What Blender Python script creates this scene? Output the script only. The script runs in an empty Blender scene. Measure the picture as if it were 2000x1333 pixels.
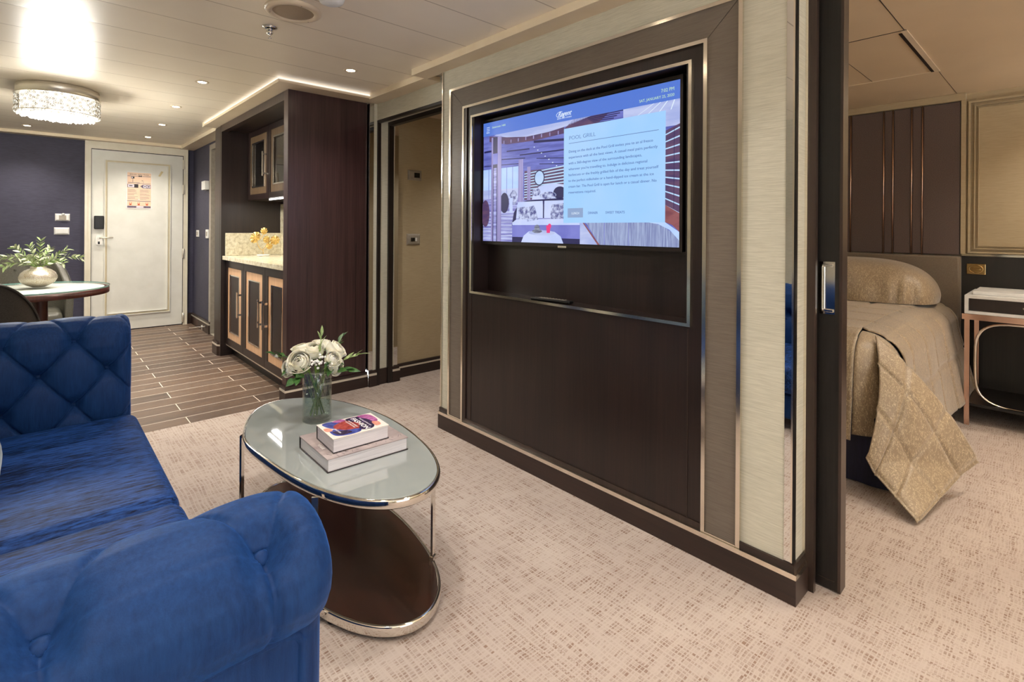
import bpy, bmesh, math, random
from mathutils import Vector, Matrix
R = math.radians
PI = math.pi
random.seed(7)
scn = bpy.context.scene
col = scn.collection

# ------------------------------------------------------------------ camera
CAM_H = 1.2
YAW = math.atan2(878.0, 1000.0)
ROLL = 0.0066
cam_d = bpy.data.cameras.new('camera')
cam = bpy.data.objects.new('camera', cam_d)
col.objects.link(cam)
cam.matrix_world = Matrix.Translation((0, 0, CAM_H)) @ Matrix.Rotation(-YAW, 4, 'Z') @ Matrix.Rotation(R(90), 4, 'X') @ Matrix.Rotation(ROLL, 4, 'Z')
cam_d.sensor_width = 36.0
cam_d.lens = 18.0
cam_d.shift_x = (1000 - 952) / 2000.0
cam_d.shift_y = -(666.5 - 447) / 2000.0
cam_d.clip_start = 0.02
scn.camera = cam

# ------------------------------------------------------------------ exposure, world
EXPOSURE = 0.3
scn.view_settings.view_transform = 'Standard'
scn.view_settings.look = 'None'
scn.view_settings.gamma = 1.0
scn.view_settings.use_curve_mapping = False
scn.view_settings.exposure = EXPOSURE
scn.cycles.caustics_reflective = False
scn.cycles.caustics_refractive = False
scn.cycles.sample_clamp_indirect = 6.0
scn.cycles.max_bounces = 10
world = bpy.data.worlds.new('world')
scn.world = world
world.use_nodes = True
wn = world.node_tree.nodes['Background']
wn.inputs[0].default_value = (0.90, 0.94, 1.0, 1)
wn.inputs[1].default_value = 3.2

CEIL = 2.18
WARM = (1.0, 0.91, 0.78)
NEUTRAL = (1.0, 0.94, 0.88)
COOL = (1.0, 0.94, 0.86)


def lamp(name, kind, loc, energy, color, parent=None, **kw):
    d = bpy.data.lights.new(name, kind)
    d.energy = energy
    d.color = color
    for k, v in kw.items():
        setattr(d, k, v)
    o = bpy.data.objects.new(name, d)
    o.location = loc
    col.objects.link(o)
    if parent:
        o.parent = parent
        o.matrix_parent_inverse = parent.matrix_world.inverted()
    return o


# ------------------------------------------------------------------ helpers
def lin(c):
    return tuple((x / 255 / 12.92 if x / 255 <= 0.04045 else ((x / 255 + 0.055) / 1.055) ** 2.4) for x in c)


def S(r, g, b):
    return lin((r, g, b)) + (1,)


def newmat(name):
    m = bpy.data.materials.new(name)
    m.use_nodes = True
    nt = m.node_tree
    return m, nt, nt.nodes['Principled BSDF']


def mathn(nt, op, a, b=None, c=None):
    n = nt.nodes.new('ShaderNodeMath')
    n.operation = op
    for i, v in enumerate((a, b, c)):
        if v is None:
            continue
        if isinstance(v, (int, float)):
            n.inputs[i].default_value = v
        else:
            nt.links.new(v, n.inputs[i])
    return n.outputs[0]


def coords(nt, scale=(1, 1, 1), loc=(0, 0, 0), rot=(0, 0, 0)):
    tc = nt.nodes.new('ShaderNodeNewGeometry')
    mp = nt.nodes.new('ShaderNodeMapping')
    mp.inputs['Location'].default_value = loc
    mp.inputs['Rotation'].default_value = rot
    mp.inputs['Scale'].default_value = scale
    nt.links.new(tc.outputs['Position'], mp.inputs['Vector'])
    return mp.outputs[0]


def noise(nt, vec, scale=1.0, detail=3.0, rough=0.55, dist=0.0):
    n = nt.nodes.new('ShaderNodeTexNoise')
    n.inputs['Scale'].default_value = scale
    n.inputs['Detail'].default_value = detail
    n.inputs['Roughness'].default_value = rough
    n.inputs['Distortion'].default_value = dist
    nt.links.new(vec, n.inputs['Vector'])
    return n.outputs['Fac']


def ramp(nt, fac, stops):
    n = nt.nodes.new('ShaderNodeValToRGB')
    e = n.color_ramp.elements
    while len(e) < len(stops):
        e.new(0.5)
    for i, (p, c) in enumerate(stops):
        e[i].position = p
        e[i].color = c if len(c) == 4 else (*c, 1)
    nt.links.new(fac, n.inputs[0])
    return n.outputs[0]


def mixc(nt, fac, a, b, mode='MIX'):
    n = nt.nodes.new('ShaderNodeMix')
    n.data_type = 'RGBA'
    n.blend_type = mode
    for i, v in ((0, fac), (6, a), (7, b)):
        if isinstance(v, (int, float)):
            n.inputs[i].default_value = v
        elif isinstance(v, tuple):
            n.inputs[i].default_value = v
        else:
            nt.links.new(v, n.inputs[i])
    return n.outputs[2]


def bump(nt, bs, h, strength=0.3, dist=0.002):
    b = nt.nodes.new('ShaderNodeBump')
    b.inputs['Strength'].default_value = strength
    b.inputs['Distance'].default_value = dist
    nt.links.new(h, b.inputs['Height'])
    nt.links.new(b.outputs[0], bs.inputs['Normal'])


def pm(name, c1, c2=None, scale=(30, 30, 30), detail=3, lo=0.35, hi=0.65, rough=0.5, metal=0.0, bmp=0.0, bd=0.002,
       coat=0.0, sheen=0.0, sheen_tint=None, trans=0.0, ior=1.45, spec=0.5, coat_rough=0.05, alpha=1.0, aniso=0.0):
    """noise-varied principled material; colours are sRGB tuples"""
    m, nt, bs = newmat(name)
    c1 = S(*c1)
    c2 = S(*c2) if c2 else tuple(min(1, x * 1.12) for x in c1[:3]) + (1,)
    v = coords(nt, scale)
    f = noise(nt, v, 1.0, detail)
    nt.links.new(ramp(nt, f, [(lo, c1), (hi, c2)]), bs.inputs['Base Color'])
    bs.inputs['Roughness'].default_value = rough
    bs.inputs['Metallic'].default_value = metal
    bs.inputs['Specular IOR Level'].default_value = spec
    bs.inputs['IOR'].default_value = ior
    bs.inputs['Coat Weight'].default_value = coat
    bs.inputs['Coat Roughness'].default_value = coat_rough
    bs.inputs['Transmission Weight'].default_value = trans
    bs.inputs['Alpha'].default_value = alpha
    bs.inputs['Anisotropic'].default_value = aniso
    if sheen:
        bs.inputs['Sheen Weight'].default_value = sheen
        bs.inputs['Sheen Roughness'].default_value = 0.35
        if sheen_tint:
            bs.inputs['Sheen Tint'].default_value = S(*sheen_tint)
    if bmp:
        bump(nt, bs, f, bmp, bd)
    return m


def em(name, c, strength=1.0, vary=None, scale=(20, 20, 20)):
    m, nt, bs = newmat(name)
    k = strength / (2 ** EXPOSURE)
    c1 = S(*c)
    bs.inputs['Base Color'].default_value = (0, 0, 0, 1)
    bs.inputs['Roughness'].default_value = 0.25
    f = noise(nt, coords(nt, scale), 1.0, 3)
    c2 = S(*vary) if vary else c1
    nt.links.new(ramp(nt, f, [(0.38, c1), (0.62, c2)]), bs.inputs['Emission Color'])
    bs.inputs['Emission Strength'].default_value = k
    return m


# bmesh primitives ---------------------------------------------------
def bx(bm, x0, x1, y0, y1, z0, z1, mi=0, bev=0.0, seg=2):
    xs, ys, zs = sorted((x0, x1)), sorted((y0, y1)), sorted((z0, z1))
    vs = [bm.verts.new((x, y, z)) for x in xs for y in ys for z in zs]
    idx = [(0, 1, 3, 2), (4, 6, 7, 5), (0, 4, 5, 1), (2, 3, 7, 6), (0, 2, 6, 4), (1, 5, 7, 3)]
    fs = [bm.faces.new([vs[i] for i in q]) for q in idx]
    for f in fs:
        f.material_index = mi
    if bev:
        es = list({e for f in fs for e in f.edges})
        r = bmesh.ops.bevel(bm, geom=es, offset=bev, segments=seg, affect='EDGES', profile=0.5)
        for f in r['faces']:
            f.material_index = mi
    return fs


def quad(bm, pts, mi=0):
    f = bm.faces.new([bm.verts.new(p) for p in pts])
    f.material_index = mi
    return f


def tube(bm, pts, r, seg=10, closed=False, mi=0, caps=True):
    pts = [Vector(p) for p in pts]
    n = len(pts)
    rad = r if isinstance(r, (list, tuple)) else [r] * n
    rings = []
    nrm = None
    for i, p in enumerate(pts):
        if closed:
            t = (pts[(i + 1) % n] - pts[i - 1]).normalized()
        else:
            t = (pts[min(i + 1, n - 1)] - pts[max(i - 1, 0)]).normalized()
        if nrm is None:
            a = Vector((0, 0, 1)) if abs(t.z) < 0.9 else Vector((1, 0, 0))
            nrm = t.cross(a).normalized()
        else:
            nrm = (nrm - t * nrm.dot(t))
            nrm = nrm.normalized() if nrm.length > 1e-6 else t.orthogonal().normalized()
        b = t.cross(nrm)
        rings.append([bm.verts.new(p + (nrm * math.cos(2 * PI * k / seg) + b * math.sin(2 * PI * k / seg)) * rad[i]) for k in range(seg)])
    m = n if closed else n - 1
    for i in range(m):
        A, B = rings[i], rings[(i + 1) % n]
        for k in range(seg):
            f = bm.faces.new((A[k], A[(k + 1) % seg], B[(k + 1) % seg], B[k]))
            f.material_index = mi
            f.smooth = True
    if not closed and caps:
        bm.faces.new(rings[0][::-1]).material_index = mi
        bm.faces.new(rings[-1]).material_index = mi
    return rings


def lathe(bm, cx, cy, prof, seg=40, mi=0, smooth=True, wob=None):
    rings = []
    for (r, z) in prof:
        if r < 1e-6:
            rings.append([bm.verts.new((cx, cy, z))])
        else:
            rings.append([bm.verts.new((cx + r * (wob(k / seg, z) if wob else 1) * math.cos(2 * PI * k / seg),
                                        cy + r * (wob(k / seg, z) if wob else 1) * math.sin(2 * PI * k / seg), z)) for k in range(seg)])
    for A, B in zip(rings, rings[1:]):
        for k in range(seg):
            if len(A) == 1 and len(B) == 1:
                continue
            if len(A) == 1:
                f = bm.faces.new((A[0], B[(k + 1) % seg], B[k]))
            elif len(B) == 1:
                f = bm.faces.new((A[k], A[(k + 1) % seg], B[0]))
            else:
                f = bm.faces.new((A[k], A[(k + 1) % seg], B[(k + 1) % seg], B[k]))
            f.smooth = smooth
            f.material_index = mi
    return rings


def grid(bm, fn, nu, nv, mi=0, smooth=True, closeu=False):
    V = [[bm.verts.new(fn(i / nu, j / nv)) for j in range(nv + 1)] for i in range(nu + (0 if closeu else 1))]
    m = len(V)
    for i in range(nu):
        for j in range(nv):
            a, b = V[i], V[(i + 1) % m]
            f = bm.faces.new((a[j], b[j], b[j + 1], a[j + 1]))
            f.smooth = smooth
            f.material_index = mi
    return V


def prism(bm, outline, z0, z1, mi=0, smooth_side=True):
    """closed solid from XY outline"""
    lo = [bm.verts.new((x, y, z0)) for x, y in outline]
    hi = [bm.verts.new((x, y, z1)) for x, y in outline]
    n = len(outline)
    bm.faces.new(lo[::-1]).material_index = mi
    bm.faces.new(hi).material_index = mi
    for i in range(n):
        f = bm.faces.new((lo[i], lo[(i + 1) % n], hi[(i + 1) % n], hi[i]))
        f.material_index = mi
        f.smooth = smooth_side


def frame_x(bm, x0, x1, y0, y1, z0, z1, w, mi=0):
    """rectangular frame lying in an X = const plane"""
    bx(bm, x0, x1, y0, y1, z0, z0 + w, mi)
    bx(bm, x0, x1, y0, y1, z1 - w, z1, mi)
    bx(bm, x0, x1, y0, y0 + w, z0 + w, z1 - w, mi)
    bx(bm, x0, x1, y1 - w, y1, z0 + w, z1 - w, mi)


def frame_y(bm, y0, y1, x0, x1, z0, z1, w, mi=0):
    bx(bm, x0, x1, y0, y1, z0, z0 + w, mi)
    bx(bm, x0, x1, y0, y1, z1 - w, z1, mi)
    bx(bm, x0, x0 + w, y0, y1, z0 + w, z1 - w, mi)
    bx(bm, x1 - w, x1, y0, y1, z0 + w, z1 - w, mi)


def obj(name, bm, mats, parent=None, fixn=True):
    if fixn:
        bmesh.ops.recalc_face_normals(bm, faces=bm.faces)
    me = bpy.data.meshes.new(name)
    bm.to_mesh(me)
    bm.free()
    for m in (mats if isinstance(mats, (list, tuple)) else [mats]):
        me.materials.append(m)
    o = bpy.data.objects.new(name, me)
    col.objects.link(o)
    if parent:
        o.parent = parent
        root = parent
        while root.parent:
            root = root.parent
        o.matrix_parent_inverse = parent.matrix_world.inverted()
    return o


def thing(name, label, cat, loc=(0, 0, 0), group=None):
    o = bpy.data.objects.new(name, None)
    o.empty_display_size = 0.05
    o.location = loc
    o.matrix_world = Matrix.Translation(loc)
    col.objects.link(o)
    o['label'] = label
    o['category'] = cat
    if group:
        o['group'] = group
    return o


def tag(o, label, cat, group=None):
    o['label'] = label
    o['category'] = cat
    if group:
        o['group'] = group
    return o


def struct(name, bm, mats, parent=None):
    o = obj(name, bm, mats, parent)
    if not parent:
        o['kind'] = 'structure'
    return o


def dup(root, delta, label=None, group=None, rotz=0.0):
    r = root.copy()
    col.objects.link(r)
    r.matrix_world = Matrix.Translation(Vector(root.location) + Vector(delta)) @ Matrix.Rotation(rotz, 4, 'Z')
    if label:
        r['label'] = label
    if group:
        r['group'] = group
    for ch in list(root.children):
        c = ch.copy()
        col.objects.link(c)
        c.parent = r
        c.matrix_parent_inverse = ch.matrix_parent_inverse.copy()
        for g in ch.children:
            d = g.copy()
            col.objects.link(d)
            d.parent = c
            d.matrix_parent_inverse = g.matrix_parent_inverse.copy()
    return r


def text_into(bm, s, mtx, size, mi=0, align='LEFT', shear=0.0, width=None, space=1.0, ext=0.0002, bold=0.0):
    cu = bpy.data.curves.new('t', 'FONT')
    cu.body = s
    cu.size = size
    cu.align_x = align
    cu.shear = shear
    cu.space_character = space
    cu.extrude = ext
    cu.offset = bold
    cu.resolution_u = 3
    o = bpy.data.objects.new('t', cu)
    col.objects.link(o)
    bpy.context.view_layer.update()
    dg = bpy.context.evaluated_depsgraph_get()
    me = bpy.data.meshes.new_from_object(o.evaluated_get(dg))
    if width:
        xs = [v.co.x for v in me.vertices]
        w = max(xs) - min(xs)
        if w > 0:
            me.transform(Matrix.Scale(width / w, 4, (1, 0, 0)))
    me.transform(mtx)
    n0 = len(bm.faces)
    bm.from_mesh(me)
    bm.faces.ensure_lookup_table()
    for f in bm.faces[n0:]:
        f.material_index = mi
    bpy.data.objects.remove(o)
    bpy.data.curves.remove(cu)
    bpy.data.meshes.remove(me)


# ------------------------------------------------------------------ materials
def wood(name, c1, c2, vert=True, rough=0.36, axis='Z', coat=0.1):
    m, nt, bs = newmat(name)
    sc = {'Z': (140, 140, 3.0), 'X': (3.0, 140, 140), 'Y': (140, 3.0, 140)}[axis]
    v = coords(nt, sc)
    f = noise(nt, v, 1.0, 4, 0.6)
    g = noise(nt, coords(nt, tuple(x * 0.12 for x in sc)), 1.0, 2)
    h = mathn(nt, 'MULTIPLY_ADD', g, 0.45, mathn(nt, 'MULTIPLY', f, 0.6))
    nt.links.new(ramp(nt, h, [(0.36, S(*c1)), (0.68, S(*c2))]), bs.inputs['Base Color'])
    bs.inputs['Roughness'].default_value = rough
    bs.inputs['Coat Weight'].default_value = coat
    bs.inputs['Coat Roughness'].default_value = 0.18
    bump(nt, bs, f, 0.12, 0.0006)
    return m


M = {}
M['wenge'] = wood('wenge veneer', (19, 11, 10), (40, 26, 23))
M['wengeP'] = wood('purple wenge veneer', (42, 24, 26), (72, 48, 50), rough=0.28)
M['wengeY'] = wood('wenge skirting', (28, 17, 14), (48, 32, 27), axis='Y')
M['wengeX'] = wood('wenge skirting cross', (28, 17, 15), (48, 32, 28), axis='X')
M['blackwood'] = wood('black oak', (7, 6, 6), (27, 23, 21), rough=0.5, coat=0.0)
M['darkedge'] = wood('dark brown edge', (38, 27, 23), (56, 42, 36))
M['maple'] = wood('pale maple veneer', (205, 160, 122), (228, 186, 148), coat=0.2)
M['bronze'] = wood('bronze brown veneer', (84, 66, 48), (112, 92, 70), rough=0.3, coat=0.5)
M['mahog'] = wood('mahogany', (56, 24, 20), (84, 40, 32))


def grass(name, c1, c2, axis='H', rough=0.55):
    m, nt, bs = newmat(name)
    sc = (14, 14, 420) if axis == 'H' else (420, 420, 14)
    f = noise(nt, coords(nt, sc), 1.0, 4, 0.65)
    g = noise(nt, coords(nt, (2, 2, 2)), 1.0, 3)
    h = mathn(nt, 'MULTIPLY_ADD', g, 0.3, mathn(nt, 'MULTIPLY', f, 0.7))
    nt.links.new(ramp(nt, h, [(0.3, S(*c1)), (0.62, S(*c2))]), bs.inputs['Base Color'])
    bs.inputs['Roughness'].default_value = rough
    bs.inputs['Specular IOR Level'].default_value = 0.3
    bump(nt, bs, f, 0.2, 0.0006)
    return m


M['cream'] = grass('cream grasscloth', (180, 177, 160), (214, 211, 195))
M['creamV'] = grass('cream grasscloth upright', (184, 180, 164), (214, 211, 197), 'V')
M['taupe'] = grass('taupe silk panel', (94, 85, 76), (116, 107, 98), rough=0.4)
M['creamdark'] = grass('sand wallpaper', (166, 150, 122), (186, 171, 142))
M['blue'] = grass('slate blue wallpaper', (46, 46, 62), (71, 70, 89), rough=0.6)
M['ceil'] = None
m, nt, bs = newmat('lacquered ceiling panel')
v = coords(nt)
sep = nt.nodes.new('ShaderNodeSeparateXYZ')
nt.links.new(v, sep.inputs[0])
yy = mathn(nt, 'SUBTRACT', sep.outputs[1], 1.515)
fr = mathn(nt, 'FRACT', mathn(nt, 'ADD', mathn(nt, 'DIVIDE', yy, 0.3175), 50.0))
d = mathn(nt, 'ABSOLUTE', mathn(nt, 'SUBTRACT', fr, 0.5))
line = mathn(nt, 'GREATER_THAN', d, 0.491)
base = ramp(nt, noise(nt, coords(nt, (3, 3, 3)), 1.0, 2), [(0.3, S(240, 228, 208)), (0.7, S(244, 233, 214))])
nt.links.new(mixc(nt, mathn(nt, 'MULTIPLY', line, 0.8), base, S(170, 152, 128)), bs.inputs['Base Color'])
bs.inputs['Roughness'].default_value = 0.33
bs.inputs['Specular IOR Level'].default_value = 0.6
# each metal panel is very slightly dished, so reflections break at the joints
h = mathn(nt, 'MULTIPLY', mathn(nt, 'POWER', mathn(nt, 'MULTIPLY', d, 2.0), 6.0), -1.0)
h2 = mathn(nt, 'ADD', h, mathn(nt, 'MULTIPLY', noise(nt, coords(nt, (1.2, 6, 1)), 1.0, 2), 0.8))
bump(nt, bs, h2, 0.25, 0.004)
M['ceil'] = m
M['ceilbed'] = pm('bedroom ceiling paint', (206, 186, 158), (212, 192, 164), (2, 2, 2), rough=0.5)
M['trim'] = pm('cream ceiling trim', (214, 196, 170), (222, 205, 180), (5, 5, 5), rough=0.35)
M['white'] = pm('off white lacquer', (224, 223, 215), (231, 230, 223), (6, 6, 6), rough=0.32)
M['whitetrim'] = pm('off white moulding', (226, 219, 200), (233, 227, 211), (8, 8, 8), rough=0.35)
M['chrome'] = pm('polished steel', (232, 229, 223), (240, 237, 231), (9, 9, 9), rough=0.08, metal=1.0)
M['satin'] = pm('satin champagne metal', (236, 230, 216), (244, 238, 226), (9, 9, 300), rough=0.3, metal=0.7)
M['framemetal'] = pm('polished champagne frame', (238, 230, 216), (246, 239, 226), (9, 9, 9), rough=0.16, metal=1.0)
M['mirror'] = pm('mirror strip', (232, 232, 230), (238, 238, 236), (4, 4, 4), rough=0.015, metal=1.0)
M['rose'] = pm('rose tinted polished metal', (215, 178, 160), (228, 192, 174), (9, 9, 9), rough=0.15, metal=1.0)
M['brass'] = pm('antique brass', (176, 146, 96), (196, 168, 118), (20, 20, 20), rough=0.22, metal=1.0)
M['gold'] = pm('hammered gold leaf', (214, 176, 98), (240, 212, 142), (90, 90, 90), rough=0.3, metal=0.75, bmp=0.5)
M['black'] = pm('black plastic', (14, 13, 13), (22, 21, 21), (40, 40, 40), rough=0.3)
M['blackjamb'] = pm('black door jamb', (26, 20, 18), (36, 28, 26), (80, 80, 4), rough=0.35)
M['grey'] = pm('grey plastic', (150, 142, 130), (162, 154, 142), (30, 30, 30), rough=0.4)
M['plate'] = pm('white plastic', (222, 222, 220), (230, 230, 228), (30, 30, 30), rough=0.3)
M['leather'] = pm('charcoal leather', (44, 43, 41), (58, 56, 53), (160, 160, 160), rough=0.38, bmp=0.25, bd=0.001)
M['leather2'] = pm('grey green leather', (78, 76, 68), (94, 92, 83), (160, 160, 160), rough=0.36, bmp=0.2, bd=0.001)


def thinglass(name, tint=(1, 1, 1), refl=0.06, edge=0.55, rough=0.02, bmp=None):
    m, nt, bs = newmat(name)
    out = nt.nodes['Material Output']
    tr = nt.nodes.new('ShaderNodeBsdfTransparent')
    tr.inputs[0].default_value = (*tint, 1)
    gl = nt.nodes.new('ShaderNodeBsdfGlossy')
    gl.inputs['Roughness'].default_value = rough
    lw = nt.nodes.new('ShaderNodeLayerWeight')
    lw.inputs['Blend'].default_value = 0.35
    f = mathn(nt, 'MULTIPLY_ADD', mathn(nt, 'POWER', lw.outputs['Facing'], 2.5), edge, refl)
    mx = nt.nodes.new('ShaderNodeMixShader')
    nt.links.new(f, mx.inputs[0])
    nt.links.new(tr.outputs[0], mx.inputs[1])
    nt.links.new(gl.outputs[0], mx.inputs[2])
    nt.links.new(mx.outputs[0], out.inputs['Surface'])
    if bmp:
        b = nt.nodes.new('ShaderNodeBump')
        b.inputs['Strength'].default_value = 0.8
        b.inputs['Distance'].default_value = 0.003
        nt.links.new(noise(nt, coords(nt, bmp), 1.0, 2), b.inputs['Height'])
        nt.links.new(b.outputs[0], gl.inputs['Normal'])
        nt.links.new(b.outputs[0], lw.inputs['Normal'])
    return m


M['tglass'] = pm('frosted grey glass top', (156, 163, 161), (164, 170, 168), (4, 4, 4), rough=0.04, spec=0.7, coat=1.0, coat_rough=0.01)
M['glass'] = thinglass('clear glass')
M['cutglass'] = thinglass('cut crystal', (0.95, 0.985, 0.97), 0.14, 0.75, 0.03, (130, 130, 80))
M['whitestone'] = pm('white stone table inlay', (232, 228, 222), (240, 237, 232), (6, 6, 6), rough=0.5)
M['teal'] = pm('green glass edge', (140, 186, 180), (160, 200, 194), (9, 9, 9), rough=0.05, coat=1.0)
M['headfab'] = pm('mauve brown faux suede', (86, 72, 69), (100, 86, 82), (200, 200, 200), rough=0.7, sheen=0.3)
M['headlow'] = pm('taupe upholstery', (112, 100, 86), (124, 112, 98), (220, 220, 220), rough=0.55, sheen=0.3)
M['navy'] = pm('navy bed skirt', (18, 20, 44), (26, 28, 56), (120, 120, 10), rough=0.7, sheen=0.2)
M['page'] = None

# granite
m, nt, bs = newmat('speckled granite')
f = noise(nt, coords(nt, (34, 34, 34)), 1.0, 5, 0.7)
vo = nt.nodes.new('ShaderNodeTexVoronoi')
nt.links.new(coords(nt, (70, 70, 70)), vo.inputs['Vector'])
base = ramp(nt, f, [(0.3, S(172, 160, 134)), (0.5, S(214, 206, 180)), (0.7, S(232, 227, 210))])
spk = mathn(nt, 'MULTIPLY', mathn(nt, 'LESS_THAN', vo.outputs['Distance'], 0.25), mathn(nt, 'GREATER_THAN', noise(nt, coords(nt, (24, 24, 24), loc=(3, 5, 1)), 1.0, 3), 0.56))
nt.links.new(mixc(nt, mathn(nt, 'MULTIPLY', spk, 0.85), base, S(62, 54, 48)), bs.inputs['Base Color'])
bs.inputs['Roughness'].default_value = 0.14
M['granite'] = m

# velvet: two directions of pile streaks
def velvet(name, sc, dark, light, sheen=0.55, lo=0.42, hi=0.62):
    m, nt, bs = newmat(name)
    f = noise(nt, coords(nt, sc), 1.0, 5, 0.7)
    g = noise(nt, coords(nt, tuple(x * 0.09 for x in sc)), 1.0, 3)
    h = mathn(nt, 'MULTIPLY_ADD', g, 0.3, mathn(nt, 'MULTIPLY', f, 0.75))
    nt.links.new(ramp(nt, h, [(lo, S(*dark)), (hi, S(*light))]), bs.inputs['Base Color'])
    bs.inputs['Roughness'].default_value = 0.55
    bs.inputs['Specular IOR Level'].default_value = 0.12
    nt.links.new(mathn(nt, 'MULTIPLY', ramp(nt, h, [(lo, (0.3, 0.3, 0.3)), (hi, (1, 1, 1))]), sheen), bs.inputs['Sheen Weight'])
    bs.inputs['Sheen Roughness'].default_value = 0.42
    bs.inputs['Sheen Tint'].default_value = S(62, 122, 214)
    bump(nt, bs, noise(nt, coords(nt, (500, 500, 500)), 1.0, 2), 0.25, 0.0008)
    return m


M['velvet'] = velvet('royal blue velvet', (140, 140, 9), (15, 38, 80), (27, 60, 112), 0.7, 0.3, 0.7)
M['velvetseat'] = velvet('royal blue velvet seat', (20, 120, 120), (5, 13, 42), (38, 76, 144), 0.4, 0.42, 0.62)

# carpet
m, nt, bs = newmat('woven beige carpet')
v = coords(nt)
sepc = nt.nodes.new('ShaderNodeSeparateXYZ')
nt.links.new(v, sepc.inputs[0])
wob_ = noise(nt, coords(nt, (5, 5, 1)), 1.0, 2)
nx_ = noise(nt, coords(nt, (55, 2, 1)), 1.0, 2)
ny_ = noise(nt, coords(nt, (2, 70, 1)), 1.0, 2)
px = mathn(nt, 'ADD', mathn(nt, 'DIVIDE', mathn(nt, 'ADD', sepc.outputs[0], mathn(nt, 'MULTIPLY', wob_, 0.02)), 0.0150), mathn(nt, 'MULTIPLY', nx_, 1.6))
py = mathn(nt, 'ADD', mathn(nt, 'DIVIDE', mathn(nt, 'ADD', sepc.outputs[1], mathn(nt, 'MULTIPLY', wob_, 0.02)), 0.0095), mathn(nt, 'MULTIPLY', ny_, 1.6))
wb_ = nt.nodes.new('ShaderNodeTexWhiteNoise')
wb_.noise_dimensions = '1D'
nt.links.new(mathn(nt, 'FLOOR', mathn(nt, 'MULTIPLY', px, 0.34)), wb_.inputs['W'])
py = mathn(nt, 'ADD', py, wb_.outputs['Value'])
def cellmask(p, w):
    f_ = mathn(nt, 'FRACT', mathn(nt, 'ADD', p, 1000.0))
    d_ = mathn(nt, 'ABSOLUTE', mathn(nt, 'SUBTRACT', f_, 0.5))
    o_ = mathn(nt, 'MULTIPLY', mathn(nt, 'SUBTRACT', w, d_), 8.0)
    o_.node.use_clamp = True
    return o_
cmb = nt.nodes.new('ShaderNodeCombineXYZ')
nt.links.new(mathn(nt, 'FLOOR', px), cmb.inputs[0])
nt.links.new(mathn(nt, 'FLOOR', py), cmb.inputs[1])
wh = nt.nodes.new('ShaderNodeTexWhiteNoise')
nt.links.new(cmb.outputs[0], wh.inputs['Vector'])
def rowrand(p, k_):
    w_ = nt.nodes.new('ShaderNodeTexWhiteNoise')
    w_.noise_dimensions = '1D'
    nt.links.new(mathn(nt, 'FLOOR', mathn(nt, 'ADD', p, k_)), w_.inputs['W'])
    return w_.outputs['Value']
cell = mathn(nt, 'MULTIPLY', cellmask(px, 0.42), cellmask(py, 0.40))
k = mathn(nt, 'MULTIPLY', cell, ramp(nt, wh.outputs['Value'], [(0.0, (0.25, 0.25, 0.25)), (0.7, (1, 1, 1))]))
strip = noise(nt, coords(nt, (6, 46, 1)), 1.0, 3, 0.6)
strip2 = noise(nt, coords(nt, (46, 6, 1)), 1.0, 3, 0.6)
k = mathn(nt, 'MULTIPLY', k, ramp(nt, strip, [(0.4, (0.3, 0.3, 0.3)), (0.56, (1, 1, 1))]))
k = mathn(nt, 'MULTIPLY', k, ramp(nt, strip2, [(0.4, (0.3, 0.3, 0.3)), (0.56, (1, 1, 1))]))
big_ = noise(nt, coords(nt, (2.5, 2.5, 1)), 1.0, 2)
lightc = ramp(nt, big_, [(0.3, S(186, 172, 163)), (0.7, S(197, 184, 174))])
nt.links.new(mixc(nt, mathn(nt, 'MULTIPLY', k, 0.9), lightc, S(138, 112, 97)), bs.inputs['Base Color'])
bs.inputs['Roughness'].default_value = 0.95
bs.inputs['Specular IOR Level'].default_value = 0.1
bump(nt, bs, mathn(nt, 'SUBTRACT', noise(nt, coords(nt, (600, 600, 1)), 1.0, 2), k), 0.4, 0.002)
M['carpet'] = m

# plank tiles
m, nt, bs = newmat('wood look plank tile')
ROW = 0.1582
v = coords(nt, (1, 1, 1), loc=(-0.706 + 0.45 + 9.0, -3.6728 + ROW * 21, 0))
br = nt.nodes.new('ShaderNodeTexBrick')
br.offset = 0.5
br.offset_frequency = 2
br.squash = 1.0
br.inputs['Scale'].default_value = 1.0
br.inputs['Mortar Size'].default_value = 0.0026
br.inputs['Mortar Smooth'].default_value = 0.1
br.inputs['Brick Width'].default_value = 0.9
br.inputs['Row Height'].default_value = ROW
br.inputs['Color1'].default_value = (0, 0, 0, 1)
br.inputs['Color2'].default_value = (1, 1, 1, 1)
br.inputs['Mortar'].default_value = (0.5, 0.5, 0.5, 1)
nt.links.new(v, br.inputs['Vector'])
sepb = nt.nodes.new('ShaderNodeSeparateXYZ')
nt.links.new(br.outputs['Color'], sepb.inputs[0])
gr = noise(nt, coords(nt, (2.2, 55, 1)), 1.0, 5, 0.65, 0.3)
tone = mathn(nt, 'MULTIPLY_ADD', sepb.outputs[0], 0.34, mathn(nt, 'MULTIPLY', gr, 0.66))
wc = ramp(nt, tone, [(0.25, S(70, 56, 48)), (0.45, S(96, 80, 70)), (0.62, S(114, 92, 76)), (0.8, S(118, 106, 97))])
nt.links.new(mixc(nt, br.outputs['Fac'], wc, S(236, 226, 212)), bs.inputs['Base Color'])
bs.inputs['Roughness'].default_value = 0.38
bump(nt, bs, mathn(nt, 'MULTIPLY', br.outputs['Fac'], -1.0), 0.3, 0.001)
M['plank'] = m

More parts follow.
